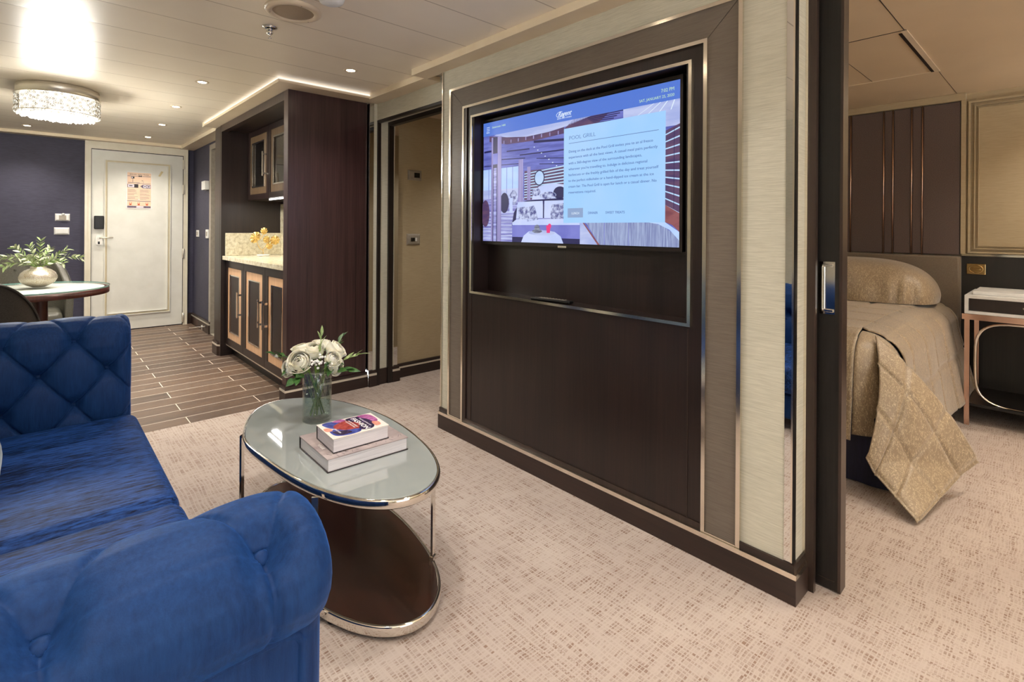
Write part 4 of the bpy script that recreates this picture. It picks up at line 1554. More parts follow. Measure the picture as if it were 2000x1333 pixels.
bm = bmesh.new()
lathe(bm, 0.925, 2.06, [(0.0, CEIL - 0.04), (0.03, CEIL - 0.038), (0.048, CEIL - 0.03), (0.055, CEIL - 0.012), (0.058, CEIL - 0.0005)], 32)
obj('body', bm, M['plate'], sd)

# crystal drum lamp
ch_ = thing('crystal_lamp', 'round crystal drum ceiling lamp with chrome collar', 'ceiling light', (0.108, 4.79, 1.97))
LX, LY, LR = 0.108, 4.79, 0.236
bm = bmesh.new()
lathe(bm, LX, LY, [(0, CEIL - 0.002), (LR - 0.004, CEIL - 0.001), (LR - 0.002, CEIL - 0.004), (LR - 0.002, 2.118), (LR - 0.008, 2.116), (LR - 0.03, 2.116)], 72)
obj('collar', bm, M['satin'], ch_)
bm = bmesh.new()
lathe(bm, LX, LY, [(LR - 0.028, 2.115), (LR - 0.028, 1.985)], 64)
obj('diffuser', bm, em('lamp diffuser', (255, 246, 226), 2.6), ch_)
bm = bmesh.new()
random.seed(11)
rings_ = []
tries = 0
while tries < 9000 and len(rings_) < 190:
    tries += 1
    rr = random.choice((0.016, 0.013, 0.010, 0.007))
    a = random.uniform(0, 2 * PI)
    z_ = random.uniform(1.996 + rr * 0.4, 2.112 - rr * 0.6)
    ok = True
    for (a2, z2, r2) in rings_:
        da = (a - a2 + PI) % (2 * PI) - PI
        if math.hypot(da * LR, z_ - z2) < (rr + r2) * 0.97:
            ok = False
            break
    if ok:
        rings_.append((a, z_, rr))
bmc = bmesh.new()
for (a, z_, rr) in rings_:
    c = Vector((LX + (LR + 0.002) * math.cos(a), LY + (LR + 0.002) * math.sin(a), z_))
    tx = Vector((-math.sin(a), math.cos(a), 0))
    up = Vector((0, 0, 1))
    tube(bm, [c + tx * rr * math.cos(b) + up * rr * math.sin(b) for b in [2 * PI * i / 14 for i in range(14)]], 0.0016, 5, closed=True)
    nrm = Vector((math.cos(a), math.sin(a), 0))
    # faceted crystal
    q = [bmc.verts.new(c + tx * rr * 0.72 * math.cos(b) + up * rr * 0.72 * math.sin(b)) for b in [2 * PI * i / 8 for i in range(8)]]
    t1_ = bmc.verts.new(c + nrm * rr * 0.5)
    t2_ = bmc.verts.new(c - nrm * rr * 0.5)
    for i in range(8):
        bmc.faces.new((q[i], q[(i + 1) % 8], t1_))
        bmc.faces.new((q[(i + 1) % 8], q[i], t2_))
o = obj('ring_lattice', bm, pm('dark chrome ring', (120, 112, 100), (140, 132, 118), (9, 9, 9), rough=0.25, metal=1.0), ch_)
o['kind'] = 'stuff'
crm, nt, bs = newmat('glowing crystal')
bs.inputs['Base Color'].default_value = (1, 1, 1, 1)
bs.inputs['Roughness'].default_value = 0.05
f = noise(nt, coords(nt, (90, 90, 90)), 1.0, 1)
nt.links.new(ramp(nt, f, [(0.35, S(250, 240, 214)), (0.6, S(255, 255, 250))]), bs.inputs['Emission Color'])
bs.inputs['Emission Strength'].default_value = 0.3
o = obj('side_crystals', bmc, crm, ch_)
o['kind'] = 'stuff'
bm = bmesh.new()
for (r_, z_) in ((LR + 0.003, 1.992), (LR + 0.001, 2.116)):
    tube(bm, [(LX + r_ * math.cos(2 * PI * i / 72), LY + r_ * math.sin(2 * PI * i / 72), z_) for i in range(72)], 0.0035, 6, closed=True)
obj('rim', bm, M['satin'], ch_)
bm = bmesh.new()
for i in range(420):
    rr = math.sqrt(random.random()) * (LR - 0.004)
    a = random.uniform(0, 2 * PI)
    s_ = random.uniform(0.006, 0.011)
    c = Vector((LX + rr * math.cos(a), LY + rr * math.sin(a), 1.988 - 0.010 * (1 - (rr / LR) ** 2) - random.uniform(0, 0.006)))
    vs = [bm.verts.new(c + Vector(p) * s_) for p in ((1, 0, 0), (0, 1, 0), (-1, 0, 0), (0, -1, 0), (0, 0, 1), (0, 0, -1.1))]
    for (i1, i2) in ((0, 1), (1, 2), (2, 3), (3, 0)):
        bm.faces.new((vs[i1], vs[i2], vs[4]))
        bm.faces.new((vs[i2], vs[i1], vs[5]))
o = obj('bottom_crystals', bm, crm, ch_)
o['kind'] = 'stuff'
lamp('bulb', 'POINT', (LX, LY, 1.935), 85.0, (1.0, 0.96, 0.87), ch_, shadow_soft_size=0.16)

# ------------------------------------------------------------------ sofa
sofa = thing('sofa', 'royal blue velvet sofa with button tufted arms and piped sides', 'sofa', (-0.1, 1.775, 0))
SXB, SXF = -0.62, 0.312         # back plane, front plane
SYC = 1.775
DXT, DZT = 0.222, 0.133
X_REF, A_REF = 0.115, 0.0       # a button of row A


def tuft(x, a):
    """pillow height of the diamond tufting at (x, a); rows every DZT"""
    u = (x - X_REF) / DXT + (a - A_REF) / (2 * DZT)
    v = (x - X_REF) / DXT - (a - A_REF) / (2 * DZT)
    su, sv = abs(math.sin(PI * u)), abs(math.sin(PI * v))
    du, dv = abs(u - round(u)) / 5.87, abs(v - round(v)) / 5.87
    cr_ = max(math.exp(-(du / 0.0042) ** 2), math.exp(-(dv / 0.0042) ** 2))
    pil = (su * sv) ** 0.45 - 0.42 * cr_
    # distance to nearest button
    ui, vi = round(u), round(v)
    bxx = X_REF + (ui + vi) * DXT / 2
    baa = A_REF + (ui - vi) * DZT
    d = math.hypot(x - bxx, a - baa)
    return pil, math.exp(-(d / 0.028) ** 2)


def profile_pts():
    P = [(0.0, 0.34), (0.0, 0.45), (0.0, 0.60), (0.0, 0.69), (0.004, 0.735)]
    c = (0.100, 0.722)
    for i in range(15):
        th = R(165) - R(210) * i / 14
        P.append((c[0] + 0.095 * math.cos(th), c[1] + 0.082 * math.sin(th)))
    P += [(0.158, 0.657), (0.155, 0.64), (0.155, 0.50), (0.155, 0.30), (0.155, 0.06)]
    out = [P[0]]
    for p, q in zip(P, P[1:]):
        n = max(1, int(math.hypot(q[0] - p[0], q[1] - p[1]) / 0.0036))
        for k_ in range(1, n + 1):
            out.append((p[0] + (q[0] - p[0]) * k_ / n, p[1] + (q[1] - p[1]) * k_ / n))
    return out


PROF = profile_pts()
ARC = [0.0]
for p, q in zip(PROF, PROF[1:]):
    ARC.append(ARC[-1] + math.hypot(q[0] - p[0], q[1] - p[1]))
# arc length where the face is at row A height (z = .724)
ARC_A = next(a for a, p in zip(ARC, PROF) if p[1] >= 0.722)
ARC_TOPEND = ARC[max(range(len(PROF)), key=lambda i: PROF[i][0])]


def warp(a):
    return a if a < 0 else a * DZT / 0.200


def tuftfn(x, i, amp=0.021):
    a = warp(ARC[i] - ARC_A)
    # last button row sits 0.133 past row A; beyond it only soft upright pleats
    past = a - DZT
    n = len(PROF)
    lo = 1.0
    if past > 0:
        xx = (x - X_REF) / DXT - 0.5
        w = abs(math.sin(PI * xx)) ** 0.5
        fade = max(0.0, 1 - past / 0.16)
        fade = fade * fade * (3 - 2 * fade)
        endf = max(0.0, 1 - max(0.0, past - 0.02) / 0.30)
        dxx = abs(xx - round(xx)) * DXT
        pil = 1 - 0.55 * (1 - w) * fade - 0.9 * math.exp(-(dxx / 0.0045) ** 2) * fade
        h = amp * 0.42 * pil * max(0.0, endf)
        pl2, bt = tuft(x, a)
        h -= 0.036 * math.exp(-((past / 0.03) ** 2)) * math.exp(-(((xx - round(xx)) * DXT) / 0.028) ** 2)
        h += 0.0015 * math.sin(x * 210) * math.exp(-(past / 0.12) ** 2) * (1 - w)
        return h
    pil, bt = tuft(x, a)
    am = amp * (1 - 0.62 * min(1, max(0, (a + 0.03) / DZT)))
    return am * pil - 0.034 * bt


NRM = []
for i in range(len(PROF)):
    p, q = PROF[max(0, i - 1)], PROF[min(len(PROF) - 1, i + 1)]
    dx, dz = q[0] - p[0], q[1] - p[1]
    L_ = math.hypot(dx, dz)
    NRM.append((-dz / L_, dx / L_))          # left of travel = outwards


def sofa_sweep(to_world, x0, x1, name, rounded_end=True, step=0.0034, button_rows=(-2, -1, 0, 1)):
    """sweep the arm profile from x0 to x1 (tuft coordinate); to_world(x, off, z) -> point"""
    bm = bmesh.new()
    n = int((x1 - x0) / step)
    RB = 0.035
    V = []
    for k_ in range(n + 1):
        x = x0 + (x1 - x0) * k_ / n
        e = x1 - x
        shrink = 0.0
        if rounded_end and e < RB:
            shrink = RB - math.sqrt(max(0.0, RB * RB - (RB - e) ** 2))
        row = []
        for i, (py_, pz_) in enumerate(PROF):
            fade = min(1.0, e / 0.06) if rounded_end else 1.0
            h = tuftfn(x, i) * (0.35 + 0.65 * fade) - shrink
            ny, nz = NRM[i]
            row.append(bm.verts.new(to_world(x, py_ + ny * h, pz_ + nz * h)))
        V.append(row)
    for k_ in range(n):
        for i in range(len(PROF) - 1):
            f = bm.faces.new((V[k_][i], V[k_ + 1][i], V[k_ + 1][i + 1], V[k_][i + 1]))
            f.smooth = True
    # end caps (front and back)
    for row in (V[-1], V[0]):
        try:
            bm.faces.new(row)
        except ValueError:
            pass
    return obj(name, bm, M['velvet'], sofa)


near_fn = lambda x, o_, z_: Vector((x, SYC - 0.925 - o_, z_))
far_fn = lambda x, o_, z_: Vector((x, SYC + 0.925 + o_, z_))
arm_n = sofa_sweep(near_fn, SXB + 0.1, SXF, 'arm')
arm_f = sofa_sweep(far_fn, SXB + 0.1, SXF, 'arm')
BACKX = -0.42
back_fn = lambda x, o_, z_: Vector((BACKX - o_, x + SYC, z_))
back = sofa_sweep(back_fn, -1.06, 1.06, 'backrest', rounded_end=False, step=0.012)


def buttons(fn, xs0, xs1, parent):
    for row in (-2, -1, 0, 1):
        aa = row * DZT
        i = min(range(len(ARC)), key=lambda j: abs(warp(ARC[j] - ARC_A) - aa))
        k0 = int((xs0 - X_REF) / DXT * 2) - 2
        for k_ in range(k0, k0 + 40):
            if (k_ - row) % 2:
                continue
            x = X_REF + k_ * DXT / 2
            if x < xs0 or x > xs1:
                continue
            ny, nz = NRM[i]
            h = tuftfn(x, i) + 0.004
            c = fn(x, PROF[i][0] + ny * h, PROF[i][1] + nz * h)
            d_ = (fn(x, PROF[i][0] + ny * (h + 0.01), PROF[i][1] + nz * (h + 0.01)) - c).normalized()
            bm = bmesh.new()
            lathe(bm, 0, 0, [(0.0, 0.006), (0.006, 0.005), (0.0105, 0.002), (0.0115, -0.002), (0.009, -0.005)], 14)
            bm.transform(Matrix.Translation(c) @ d_.to_track_quat('Z', 'Y').to_matrix().to_4x4())
            obj('button', bm, M['velvet'], parent)


buttons(near_fn, SXB + 0.14, SXF - 0.03, arm_n)
buttons(far_fn, SXB + 0.14, SXF - 0.03, arm_f)
buttons(back_fn, -0.9, 0.9, back)


def cushion(x0, x1, y0, y1, z0, z1, r, puff, name, mat):
    bm = bmesh.new()
    cx, cy, cz = (x0 + x1) / 2, (y0 + y1) / 2, (z0 + z1) / 2
    hx, hy, hz = (x1 - x0) / 2, (y1 - y0) / 2, (z1 - z0) / 2
    N = 40
    def side(fn_):
        V = [[None] * (N + 1) for _ in range(N + 1)]
        for i in range(N + 1):
            for j in range(N + 1):
                V[i][j] = bm.verts.new(fn_(-1 + 2 * i / N, -1 + 2 * j / N))
        for i in range(N):
            for j in range(N):
                bm.faces.new((V[i][j], V[i + 1][j], V[i + 1][j + 1], V[i][j + 1])).smooth = True
    def rnd(p):
        # rounded box: clamp to inner box and push out by r
        q = Vector((max(-hx + r, min(hx - r, p.x)), max(-hy + r, min(hy - r, p.y)), max(-hz + r, min(hz - r, p.z))))
        d_ = p - q
        w = q + d_.normalized() * r if d_.length > 1e-9 else p
        k1 = (1 - (w.x / hx) ** 2) * (1 - (w.y / hy) ** 2)
        if w.z > 0:
            w.z += puff * max(0, k1) ** 0.6
        wr = 0.0012 * math.sin(w.x * 55 + 3 * math.sin(w.y * 20)) * max(0, abs(w.y / hy) - 0.6)
        w.z += wr
        return Vector((cx + w.x, cy + w.y, cz + w.z))
    e = lambda t_: math.sin(t_ * PI / 2) * 0.35 + t_ * 0.65
    side(lambda a, b: rnd(Vector((e(a) * hx, e(b) * hy, hz))))
    side(lambda a, b: rnd(Vector((e(a) * hx, e(b) * hy, -hz))))
    side(lambda a, b: rnd(Vector((hx, e(a) * hy, e(b) * hz))))
    side(lambda a, b: rnd(Vector((-hx, e(a) * hy, e(b) * hz))))
    side(lambda a, b: rnd(Vector((e(a) * hx, hy, e(b) * hz))))
    side(lambda a, b: rnd(Vector((e(a) * hx, -hy, e(b) * hz))))
    bmesh.ops.remove_doubles(bm, verts=bm.verts, dist=0.0004)
    return obj(name, bm, mat, sofa)


cushion(-0.40, 0.330, 1.757, 2.694, 0.225, 0.392, 0.042, 0.012, 'seat_cushion', M['velvetseat'])
cushion(-0.40, 0.330, 0.856, 1.753, 0.225, 0.392, 0.042, 0.012, 'seat_cushion', M['velvetseat'])
bm = bmesh.new()
bx(bm, -0.60, 0.29, 0.72, 2.83, 0.07, 0.222, bev=0.015)
obj('base', bm, M['velvet'], sofa)
# piped outline of the near arm's side panel
bm = bmesh.new()
py0 = SYC - 0.925 - 0.157
pip = [(0.232, 0.555), (0.252, 0.566), (0.262, 0.553)]
path = [(-0.45, py0, 0.14), (-0.45, py0, 0.63), (-0.43, py0, 0.650), (0.250, py0, 0.652), (0.268, py0, 0.647), (0.275, py0, 0.632), (0.275, py0, 0.14), (0.26, py0, 0.12), (-0.43, py0, 0.12)]
tube(bm, path, 0.007, 8, closed=True)
obj('piping', bm, M['velvet'], sofa)
bm = bmesh.new()
py1 = SYC + 0.925 + 0.157
tube(bm, [(x, py1, z_) for x, _, z_ in path], 0.008, 8, closed=True)
obj('piping', bm, M['velvet'], sofa)
for (x_, y_) in ((-0.55, 0.78), (0.24, 0.78), (-0.55, 2.77), (0.24, 2.77)):
    bm = bmesh.new()
    bx(bm, x_ - 0.025, x_ + 0.025, y_ - 0.025, y_ + 0.025, 0.0, 0.071)
    obj('leg', bm, M['wenge'], sofa)

# throw pillow at the sofa back, only its edge in view
bm = bmesh.new()
def pil(u, v):
    a, b = (u - .5) * 2, (v - .5) * 2
    return None
def pillow(bm, c, ax, ay, an, w, h, t_, N=20, mi=0):
    for sgn in (1, -1):
        def fn(u, v):
            a, b = (u - .5) * 2, (v - .5) * 2
            k1 = (max(0, 1 - a ** 4) * max(0, 1 - b ** 4)) ** 0.5
            pin = 1 - 0.06 * (1 - abs(a)) * abs(b) ** 3 - 0.06 * (1 - abs(b)) * abs(a) ** 3
            return c + ax * a * w / 2 * pin + ay * b * h / 2 * pin + an * sgn * t_ / 2 * k1
        grid(bm, fn, N, N, mi)
    bmesh.ops.remove_doubles(bm, verts=bm.verts, dist=0.0003)
pillow(bm, Vector((-0.198, 2.10, 0.600)), Vector((0, 1, 0)), Vector((-0.35, 0, 0.94)).normalized(), Vector((0.94, 0, 0.35)).normalized(), 0.42, 0.42, 0.17)
tag(obj('throw_pillow', bm, pm('silver blue satin', (112, 136, 146), (140, 162, 170), (60, 60, 60), rough=0.35, sheen=0.4)), 'silver blue throw pillow leaning on the sofa back, at the left edge', 'pillow')

# ------------------------------------------------------------------ coffee table
OUT = [(0.584, 2.07), (0.648, 2.235), (0.722, 2.350), (0.826, 2.400), (0.940, 2.355), (1.026, 2.245), (1.077, 2.108), (1.106, 1.951), (1.110, 1.780), (1.088, 1.610),
       (1.051, 1.466), (0.990, 1.348), (0.901, 1.282), (0.815, 1.278), (0.745, 1.318), (0.682, 1.400), (0.632, 1.525), (0.601, 1.673), (0.583, 1.835), (0.574, 1.965)]


def smooth_closed(pts, n=6):
    res = []
    m_ = len(pts)
    for i in range(m_):
        p0, p1, p2, p3 = (Vector(pts[(i + d_) % m_]) for d_ in (-1, 0, 1, 2))
        for k_ in range(n):
            t = k_ / n
            res.append(0.5 * ((2 * p1) + (-p0 + p2) * t + (2 * p0 - 5 * p1 + 4 * p2 - p3) * t * t + (-p0 + 3 * p1 - 3 * p2 + p3) * t ** 3))
    # relax
    for _ in range(6):
        m2 = len(res)
        res = [res[i] * 0.5 + (res[i - 1] + res[(i + 1) % m2]) * 0.25 for i in range(m2)]
    return res


EGG = smooth_closed(OUT)
EC = Vector((0.845, 1.85))


def offs(pts, d_):
    m_ = len(pts)
    out = []
    for i in range(m_):
        t = (pts[(i + 1) % m_] - pts[i - 1]).normalized()
        n_ = Vector((t.y, -t.x))
        if (pts[i] - EC).dot(n_) < 0:
            n_ = -n_
        out.append(pts[i] + n_ * d_)
    return out


def ringband(bm, pts, z0, z1, w, mi=0):
    """closed rim of rounded section following pts"""
    inner = offs(pts, -w)
    sec = []
    zc, hz = (z0 + z1) / 2, (z1 - z0) / 2
    m_ = len(pts)
    K = 12
    V = []
    for i in range(m_):
        c = (pts[i] + inner[i]) / 2
        n_ = (pts[i] - inner[i]) / 2
        row = []
        for k_ in range(K):
            a = 2 * PI * k_ / K
            ca, sa = math.cos(a), math.sin(a)
            ca = math.copysign(abs(ca) ** 0.6, ca)
            sa = math.copysign(abs(sa) ** 0.6, sa)
            row.append(bm.verts.new((c.x + n_.x * ca, c.y + n_.y * ca, zc + hz * sa)))
        V.append(row)
    for i in range(m_):
        for k_ in range(K):
            f = bm.faces.new((V[i][k_], V[(i + 1) % m_][k_], V[(i + 1) % m_][(k_ + 1) % K], V[i][(k_ + 1) % K]))
            f.smooth = True
            f.material_index = mi


ct = thing('coffee_table', 'oval coffee table with frosted grey glass top, chrome frame and dark lower shelf', 'table', (0.845, 1.85, 0))
bm = bmesh.new()
ringband(bm, EGG, 0.380, 0.4085, 0.014)
obj('top_rim', bm, M['chrome'], ct)
bm = bmesh.new()
prism(bm, [tuple(p) for p in offs(EGG, -0.0115)], 0.398, 0.4095)
obj('glass_top', bm, M['tglass'], ct)
BASE = [Vector((EC.x + 0.004 + (p.x - EC.x) * 0.955, EC.y - 0.02 + (p.y - EC.y) * 0.985)) for p in EGG]
bm = bmesh.new()
ringband(bm, BASE, 0.012, 0.045, 0.014)
obj('base_rim', bm, M['chrome'], ct)
bm = bmesh.new()
prism(bm, [tuple(p) for p in offs(BASE, -0.0115)], 0.022, 0.042)
M['basewood'] = wood('dark mahogany shelf', (38, 20, 15), (70, 42, 33), axis='Y', rough=0.22, coat=0.6)
obj('lower_shelf', bm, M['basewood'], ct)
for (x_, y_) in ((1.043, 1.466), (0.600, 2.120), (0.628, 1.49), (1.068, 2.07)):
    bm = bmesh.new()
    d_ = (Vector((x_, y_)) - EC).normalized()
    # flat bar, wide side facing outwards
    px_ = Vector((-d_.y, d_.x))
    pts_ = [Vector((x_, y_)) + px_ * a * 0.0095 + d_ * b * 0.004 for a, b in ((-1, -1), (1, -1), (1, 1), (-1, 1))]
    prism(bm, [tuple(p) for p in pts_], 0.02, 0.392, smooth_side=False)
    pts_ = [Vector((x_, y_)) + px_ * a * 0.0125 + d_ * b * 0.008 for a, b in ((-1, -1), (1, -1), (1, 1), (-1, 1))]
    prism(bm, [tuple(p) for p in pts_], 0.040, 0.056, smooth_side=False)
    obj('leg', bm, M['chrome'], ct)
for (x_, y_) in ((0.99, 1.42), (0.66, 2.15), (0.68, 1.48), (1.03, 2.05)):
    bm = bmesh.new()
    lathe(bm, x_, y_, [(0, 0.0), (0.014, 0.0), (0.014, 0.022), (0, 0.022)], 14)
    obj('foot', bm, M['black'], ct)
ZT = 0.4095

# books ------------------------------------------------------------------
def book(name, label, c4, z0, z1, topmat, titlefn=None):
    """c4: XY corners (left-back, left-front, right-front, right-back)"""
    t = thing(name, label, 'book', (sum(c[0] for c in c4) / 4, sum(c[1] for c in c4) / 4, z0))
    c = [Vector(p) for p in c4]
    cen = sum(c, Vector((0, 0))) / 4
    ins = [cen + (p - cen) * 0.972 for p in c]
    bm = bmesh.new()
    # page block, fore edge (front) slightly concave
    N = 6
    prism(bm, [tuple(p) for p in ins], z0 + 0.003, z1 - 0.003, smooth_side=False)
    obj('pages', bm, M['page'], t)
    bm = bmesh.new()
    prism(bm, [tuple(p) for p in c], z0, z0 + 0.003, smooth_side=False)
    obj('back_cover', bm, M['coverdark'], t)
    bm = bmesh.new()
    prism(bm, [tuple(p) for p in c], z1 - 0.003, z1, smooth_side=False)
    obj('front_cover', bm, topmat, t)
    bm = bmesh.new()
    a, b = c[3], c[0]     # spine along the back side
    d_ = ((a + b) / 2 - (c[1] + c[2]) / 2).normalized()
    pts_ = [a - d_ * 0.003, b - d_ * 0.003, b + d_ * 0.001, a + d_ * 0.001]
    prism(bm, [tuple(p) for p in pts_], z0 + 0.003, z1 - 0.003, smooth_side=False)
    obj('spine', bm, M['coverdark'], t)
    return t


bk = book('book', 'large hardback with mauve grey cover lying on the coffee table, under a smaller book', [(0.706, 1.815), (0.702, 1.570), (0.996, 1.556), (1.000, 1.803)], ZT + 0.0005, 0.4545, M['covergrey'])
bm = bmesh.new()
MB = Matrix.Rotation(R(-90), 4, 'Z')
text_into(bm, 'VOGUE', Matrix.Translation((0.722, 1.70, 0.4546)) @ MB, 0.015, 0, width=0.045)
for i in range(26):
    a = random.uniform(0.72, 0.99)
    b = random.uniform(1.565, 1.60)
    tube(bm, [(a, b, 0.4546), (a + random.uniform(-.012, .012), b + random.uniform(0.004, 0.02), 0.4547)], 0.0005, 4, mi=1)
obj('cover_print', bm, [M['ink'], M['coverdark']], bk)
bk = book('book', 'smaller thick book with colourful fashion drawing cover, topmost of the stack', [(0.742, 1.752), (0.733, 1.597), (0.938, 1.591), (0.945, 1.738)], 0.4550, 0.5030, M['coverart'])
bm = bmesh.new()
art = [([(.757, 1.742), (.80, 1.742), (.822, 1.70), (.80, 1.665), (.765, 1.69)], 0), ([(.785, 1.705), (.845, 1.722), (.866, 1.665), (.845, 1.63), (.80, 1.64), (.778, 1.668)], 1),
       ([(.84, 1.732), (.868, 1.738), (.90, 1.725), (.912, 1.67), (.892, 1.612), (.862, 1.604), (.842, 1.625), (.866, 1.67), (.85, 1.70)], 2),
       ([(.888, 1.735), (.93, 1.728), (.934, 1.668), (.915, 1.645), (.905, 1.69)], 3), ([(.752, 1.668), (.775, 1.672), (.80, 1.645), (.842, 1.628), (.835, 1.603), (.79, 1.600), (.752, 1.62)], 0),
       ([(.757, 1.655), (.80, 1.642), (.81, 1.615), (.77, 1.612)], 2), ([(.745, 1.70), (.765, 1.69), (.762, 1.665), (.742, 1.67)], 4), ([(.905, 1.655), (.925, 1.645), (.92, 1.615), (.90, 1.615)], 4),
       ([(.795, 1.742), (.83, 1.745), (.838, 1.725), (.81, 1.722)], 3)]
for k_, (pl_, mi_) in enumerate(art):
    pts_ = [Vector(p) for p in pl_]
    sm_ = []
    for i in range(len(pts_)):
        p0, p1, p2, p3 = pts_[i - 1], pts_[i], pts_[(i + 1) % len(pts_)], pts_[(i + 2) % len(pts_)]
        for q_ in range(5):
            t_ = q_ / 5
            sm_.append(0.5 * ((2 * p1) + (-p0 + p2) * t_ + (2 * p0 - 5 * p1 + 4 * p2 - p3) * t_ * t_ + (-p0 + 3 * p1 - 3 * p2 + p3) * t_ ** 3))
    f = bm.faces.new([bm.verts.new((p.x, p.y, 0.50305 + 0.00004 * k_)) for p in sm_])
    f.material_index = mi_
obj('cover_art', bm, [pm('ink blue wash', (48, 56, 128), (78, 92, 170), (60, 60, 60), rough=0.25), pm('brick red wash', (140, 52, 50), (176, 78, 70), (60, 60, 60), rough=0.25), pm('dark plum wash', (38, 30, 58), (70, 50, 92), (60, 60, 60), rough=0.25),
                      pm('magenta wash', (150, 72, 132), (196, 122, 176), (60, 60, 60), rough=0.25), pm('peach wash', (214, 138, 118), (232, 170, 150), (60, 60, 60), rough=0.25)], bk)
bm = bmesh.new()
text_into(bm, 'FASHION', Matrix.Translation((0.858, 1.728, 0.5036)) @ MB, 0.026, 0, width=0.118, bold=0.0004)
text_into(bm, 'THE ILLUSTRATED', Matrix.Translation((0.884, 1.715, 0.5036)) @ MB, 0.0085, 0, width=0.09)
text_into(bm, 'BOOK OF GREAT', Matrix.Translation((0.842, 1.715, 0.5036)) @ MB, 0.0085, 0, width=0.07)
text_into(bm, 'ILLUSTRATORS', Matrix.Translation((0.832, 1.715, 0.5036)) @ MB, 0.0085, 0, width=0.07)
text_into(bm, 'TASCHEN', Matrix.Translation((0.772, 1.675, 0.5036)) @ MB, 0.009, 0, width=0.045)
obj('cover_print', bm, M['ink'], bk)

# glass vase with roses ---------------------------------------------------
VX, VY, VR = 0.868, 2.045, 0.057
vs_ = thing('glass_vase', 'cut crystal cylinder vase of white roses on the coffee table', 'vase', (VX, VY, ZT))
bm = bmesh.new()
cutw = lambda k_, z_: 1 + (0.018 * math.sin(24 * PI * k_ + z_ * 110) + 0.018 * math.sin(24 * PI * k_ - z_ * 110)) * (1 if 0.53 < z_ < 0.605 else 0.15)
zs_ = [ZT + 0.001 + 0.205 * i / 30 for i in range(31)]
lathe(bm, VX, VY, [(0.0, ZT + 0.0008)] + [(VR, z_) for z_ in zs_] + [(VR - 0.0035, z_) for z_ in zs_[::-1][:-2]] + [(0.0, ZT + 0.014)], 96, wob=cutw)
obj('body', bm, M['cutglass'], vs_)
bm = bmesh.new()
lathe(bm, VX, VY, [(0.0, ZT + 0.0145), (VR - 0.0045, ZT + 0.0145), (VR - 0.0045, ZT + 0.115), (0.0, ZT + 0.115)], 48)
obj('water', bm, thinglass('water', (0.93, 0.97, 0.92), 0.03, 0.25), vs_)

M['petal'] = pm('ivory petal', (246, 240, 218), (254, 252, 240), (60, 60, 60), rough=0.55, sheen=0.2)
M['petal'].node_tree.nodes['Principled BSDF'].inputs['Subsurface Weight'].default_value = 0.15
M['petal'].node_tree.nodes['Principled BSDF'].inputs['Subsurface Radius'].default_value = (0.01, 0.008, 0.004)
M['leafg'] = pm('dark green leaf', (38, 74, 34), (72, 112, 52), (60, 60, 60), rough=0.4)
M['olive'] = pm('silver green olive leaf', (160, 168, 130), (206, 212, 182), (40, 40, 40), rough=0.5)
M['olive2'] = pm('fresh olive leaf', (104, 132, 70), (176, 192, 138), (30, 30, 30), rough=0.45)
M['stemg'] = pm('green stem', (84, 116, 44), (122, 148, 66), (60, 60, 60), rough=0.5)
M['babys'] = pm('tiny white blossom', (244, 242, 236), (252, 250, 246), (60, 60, 60), rough=0.6)


def rose_bm(bm, c, axis, size, seed):
    rnd_ = random.Random(seed)
    q = Vector(axis).normalized().to_track_quat('Z', 'Y').to_matrix()
    c = Vector(c)
    for k_ in range(24):
        f_ = k_ / 23
        ang = k_ * 2.399 + rnd_.uniform(-.15, .15)
        R_ = size * (0.22 + 0.70 * f_ ** 0.85)
        half = 1.25 - 0.35 * f_
        top = R(76 - 52 * f_ ** 1.2)
        def fn(u, v):
            s_ = (u - .5) * 2
            phi = R(-65) + (top - R(-65)) * v * (1 - 0.10 * abs(s_) ** 3)
            lip = max(0, v - 0.78) / 0.22
            r = R_ * (1 + 0.16 * lip * lip * (0.4 + f_) + 0.05 * s_ * s_)
            a = ang + s_ * half * (0.75 + 0.25 * math.cos(phi))
            zz = r * math.sin(phi) * (1.0 - 0.10 * f_) - R_ * 0.10 * lip * lip * f_
            if f_ < 0.5:
                zz += size * 0.18 * (0.5 - f_)
            return c + q @ Vector((r * math.cos(phi) * math.cos(a), r * math.cos(phi) * math.sin(a), zz))
        grid(bm, fn, 10, 9)


def leaf_bm(bm, base, direction, length, width, droop=0.15, mi=0, roll=0.0, N=8):
    d_ = Vector(direction).normalized()
    side_ = d_.cross(Vector((0, 0, 1)))
    if side_.length < 1e-3:
        side_ = Vector((1, 0, 0))
    side_.normalize()
    side_ = Matrix.Rotation(roll, 3, d_) @ side_
    up_ = side_.cross(d_)
    base = Vector(base)
    def fn(u, v):
        w = math.sin(PI * min(1, u ** 0.8)) * width / 2
        s_ = (v - .5) * 2
        return base + d_ * length * u + side_ * w * s_ + up_ * (abs(s_) * w * 0.35) - Vector((0, 0, droop * length * u * u))
    grid(bm, fn, N, 2, mi)


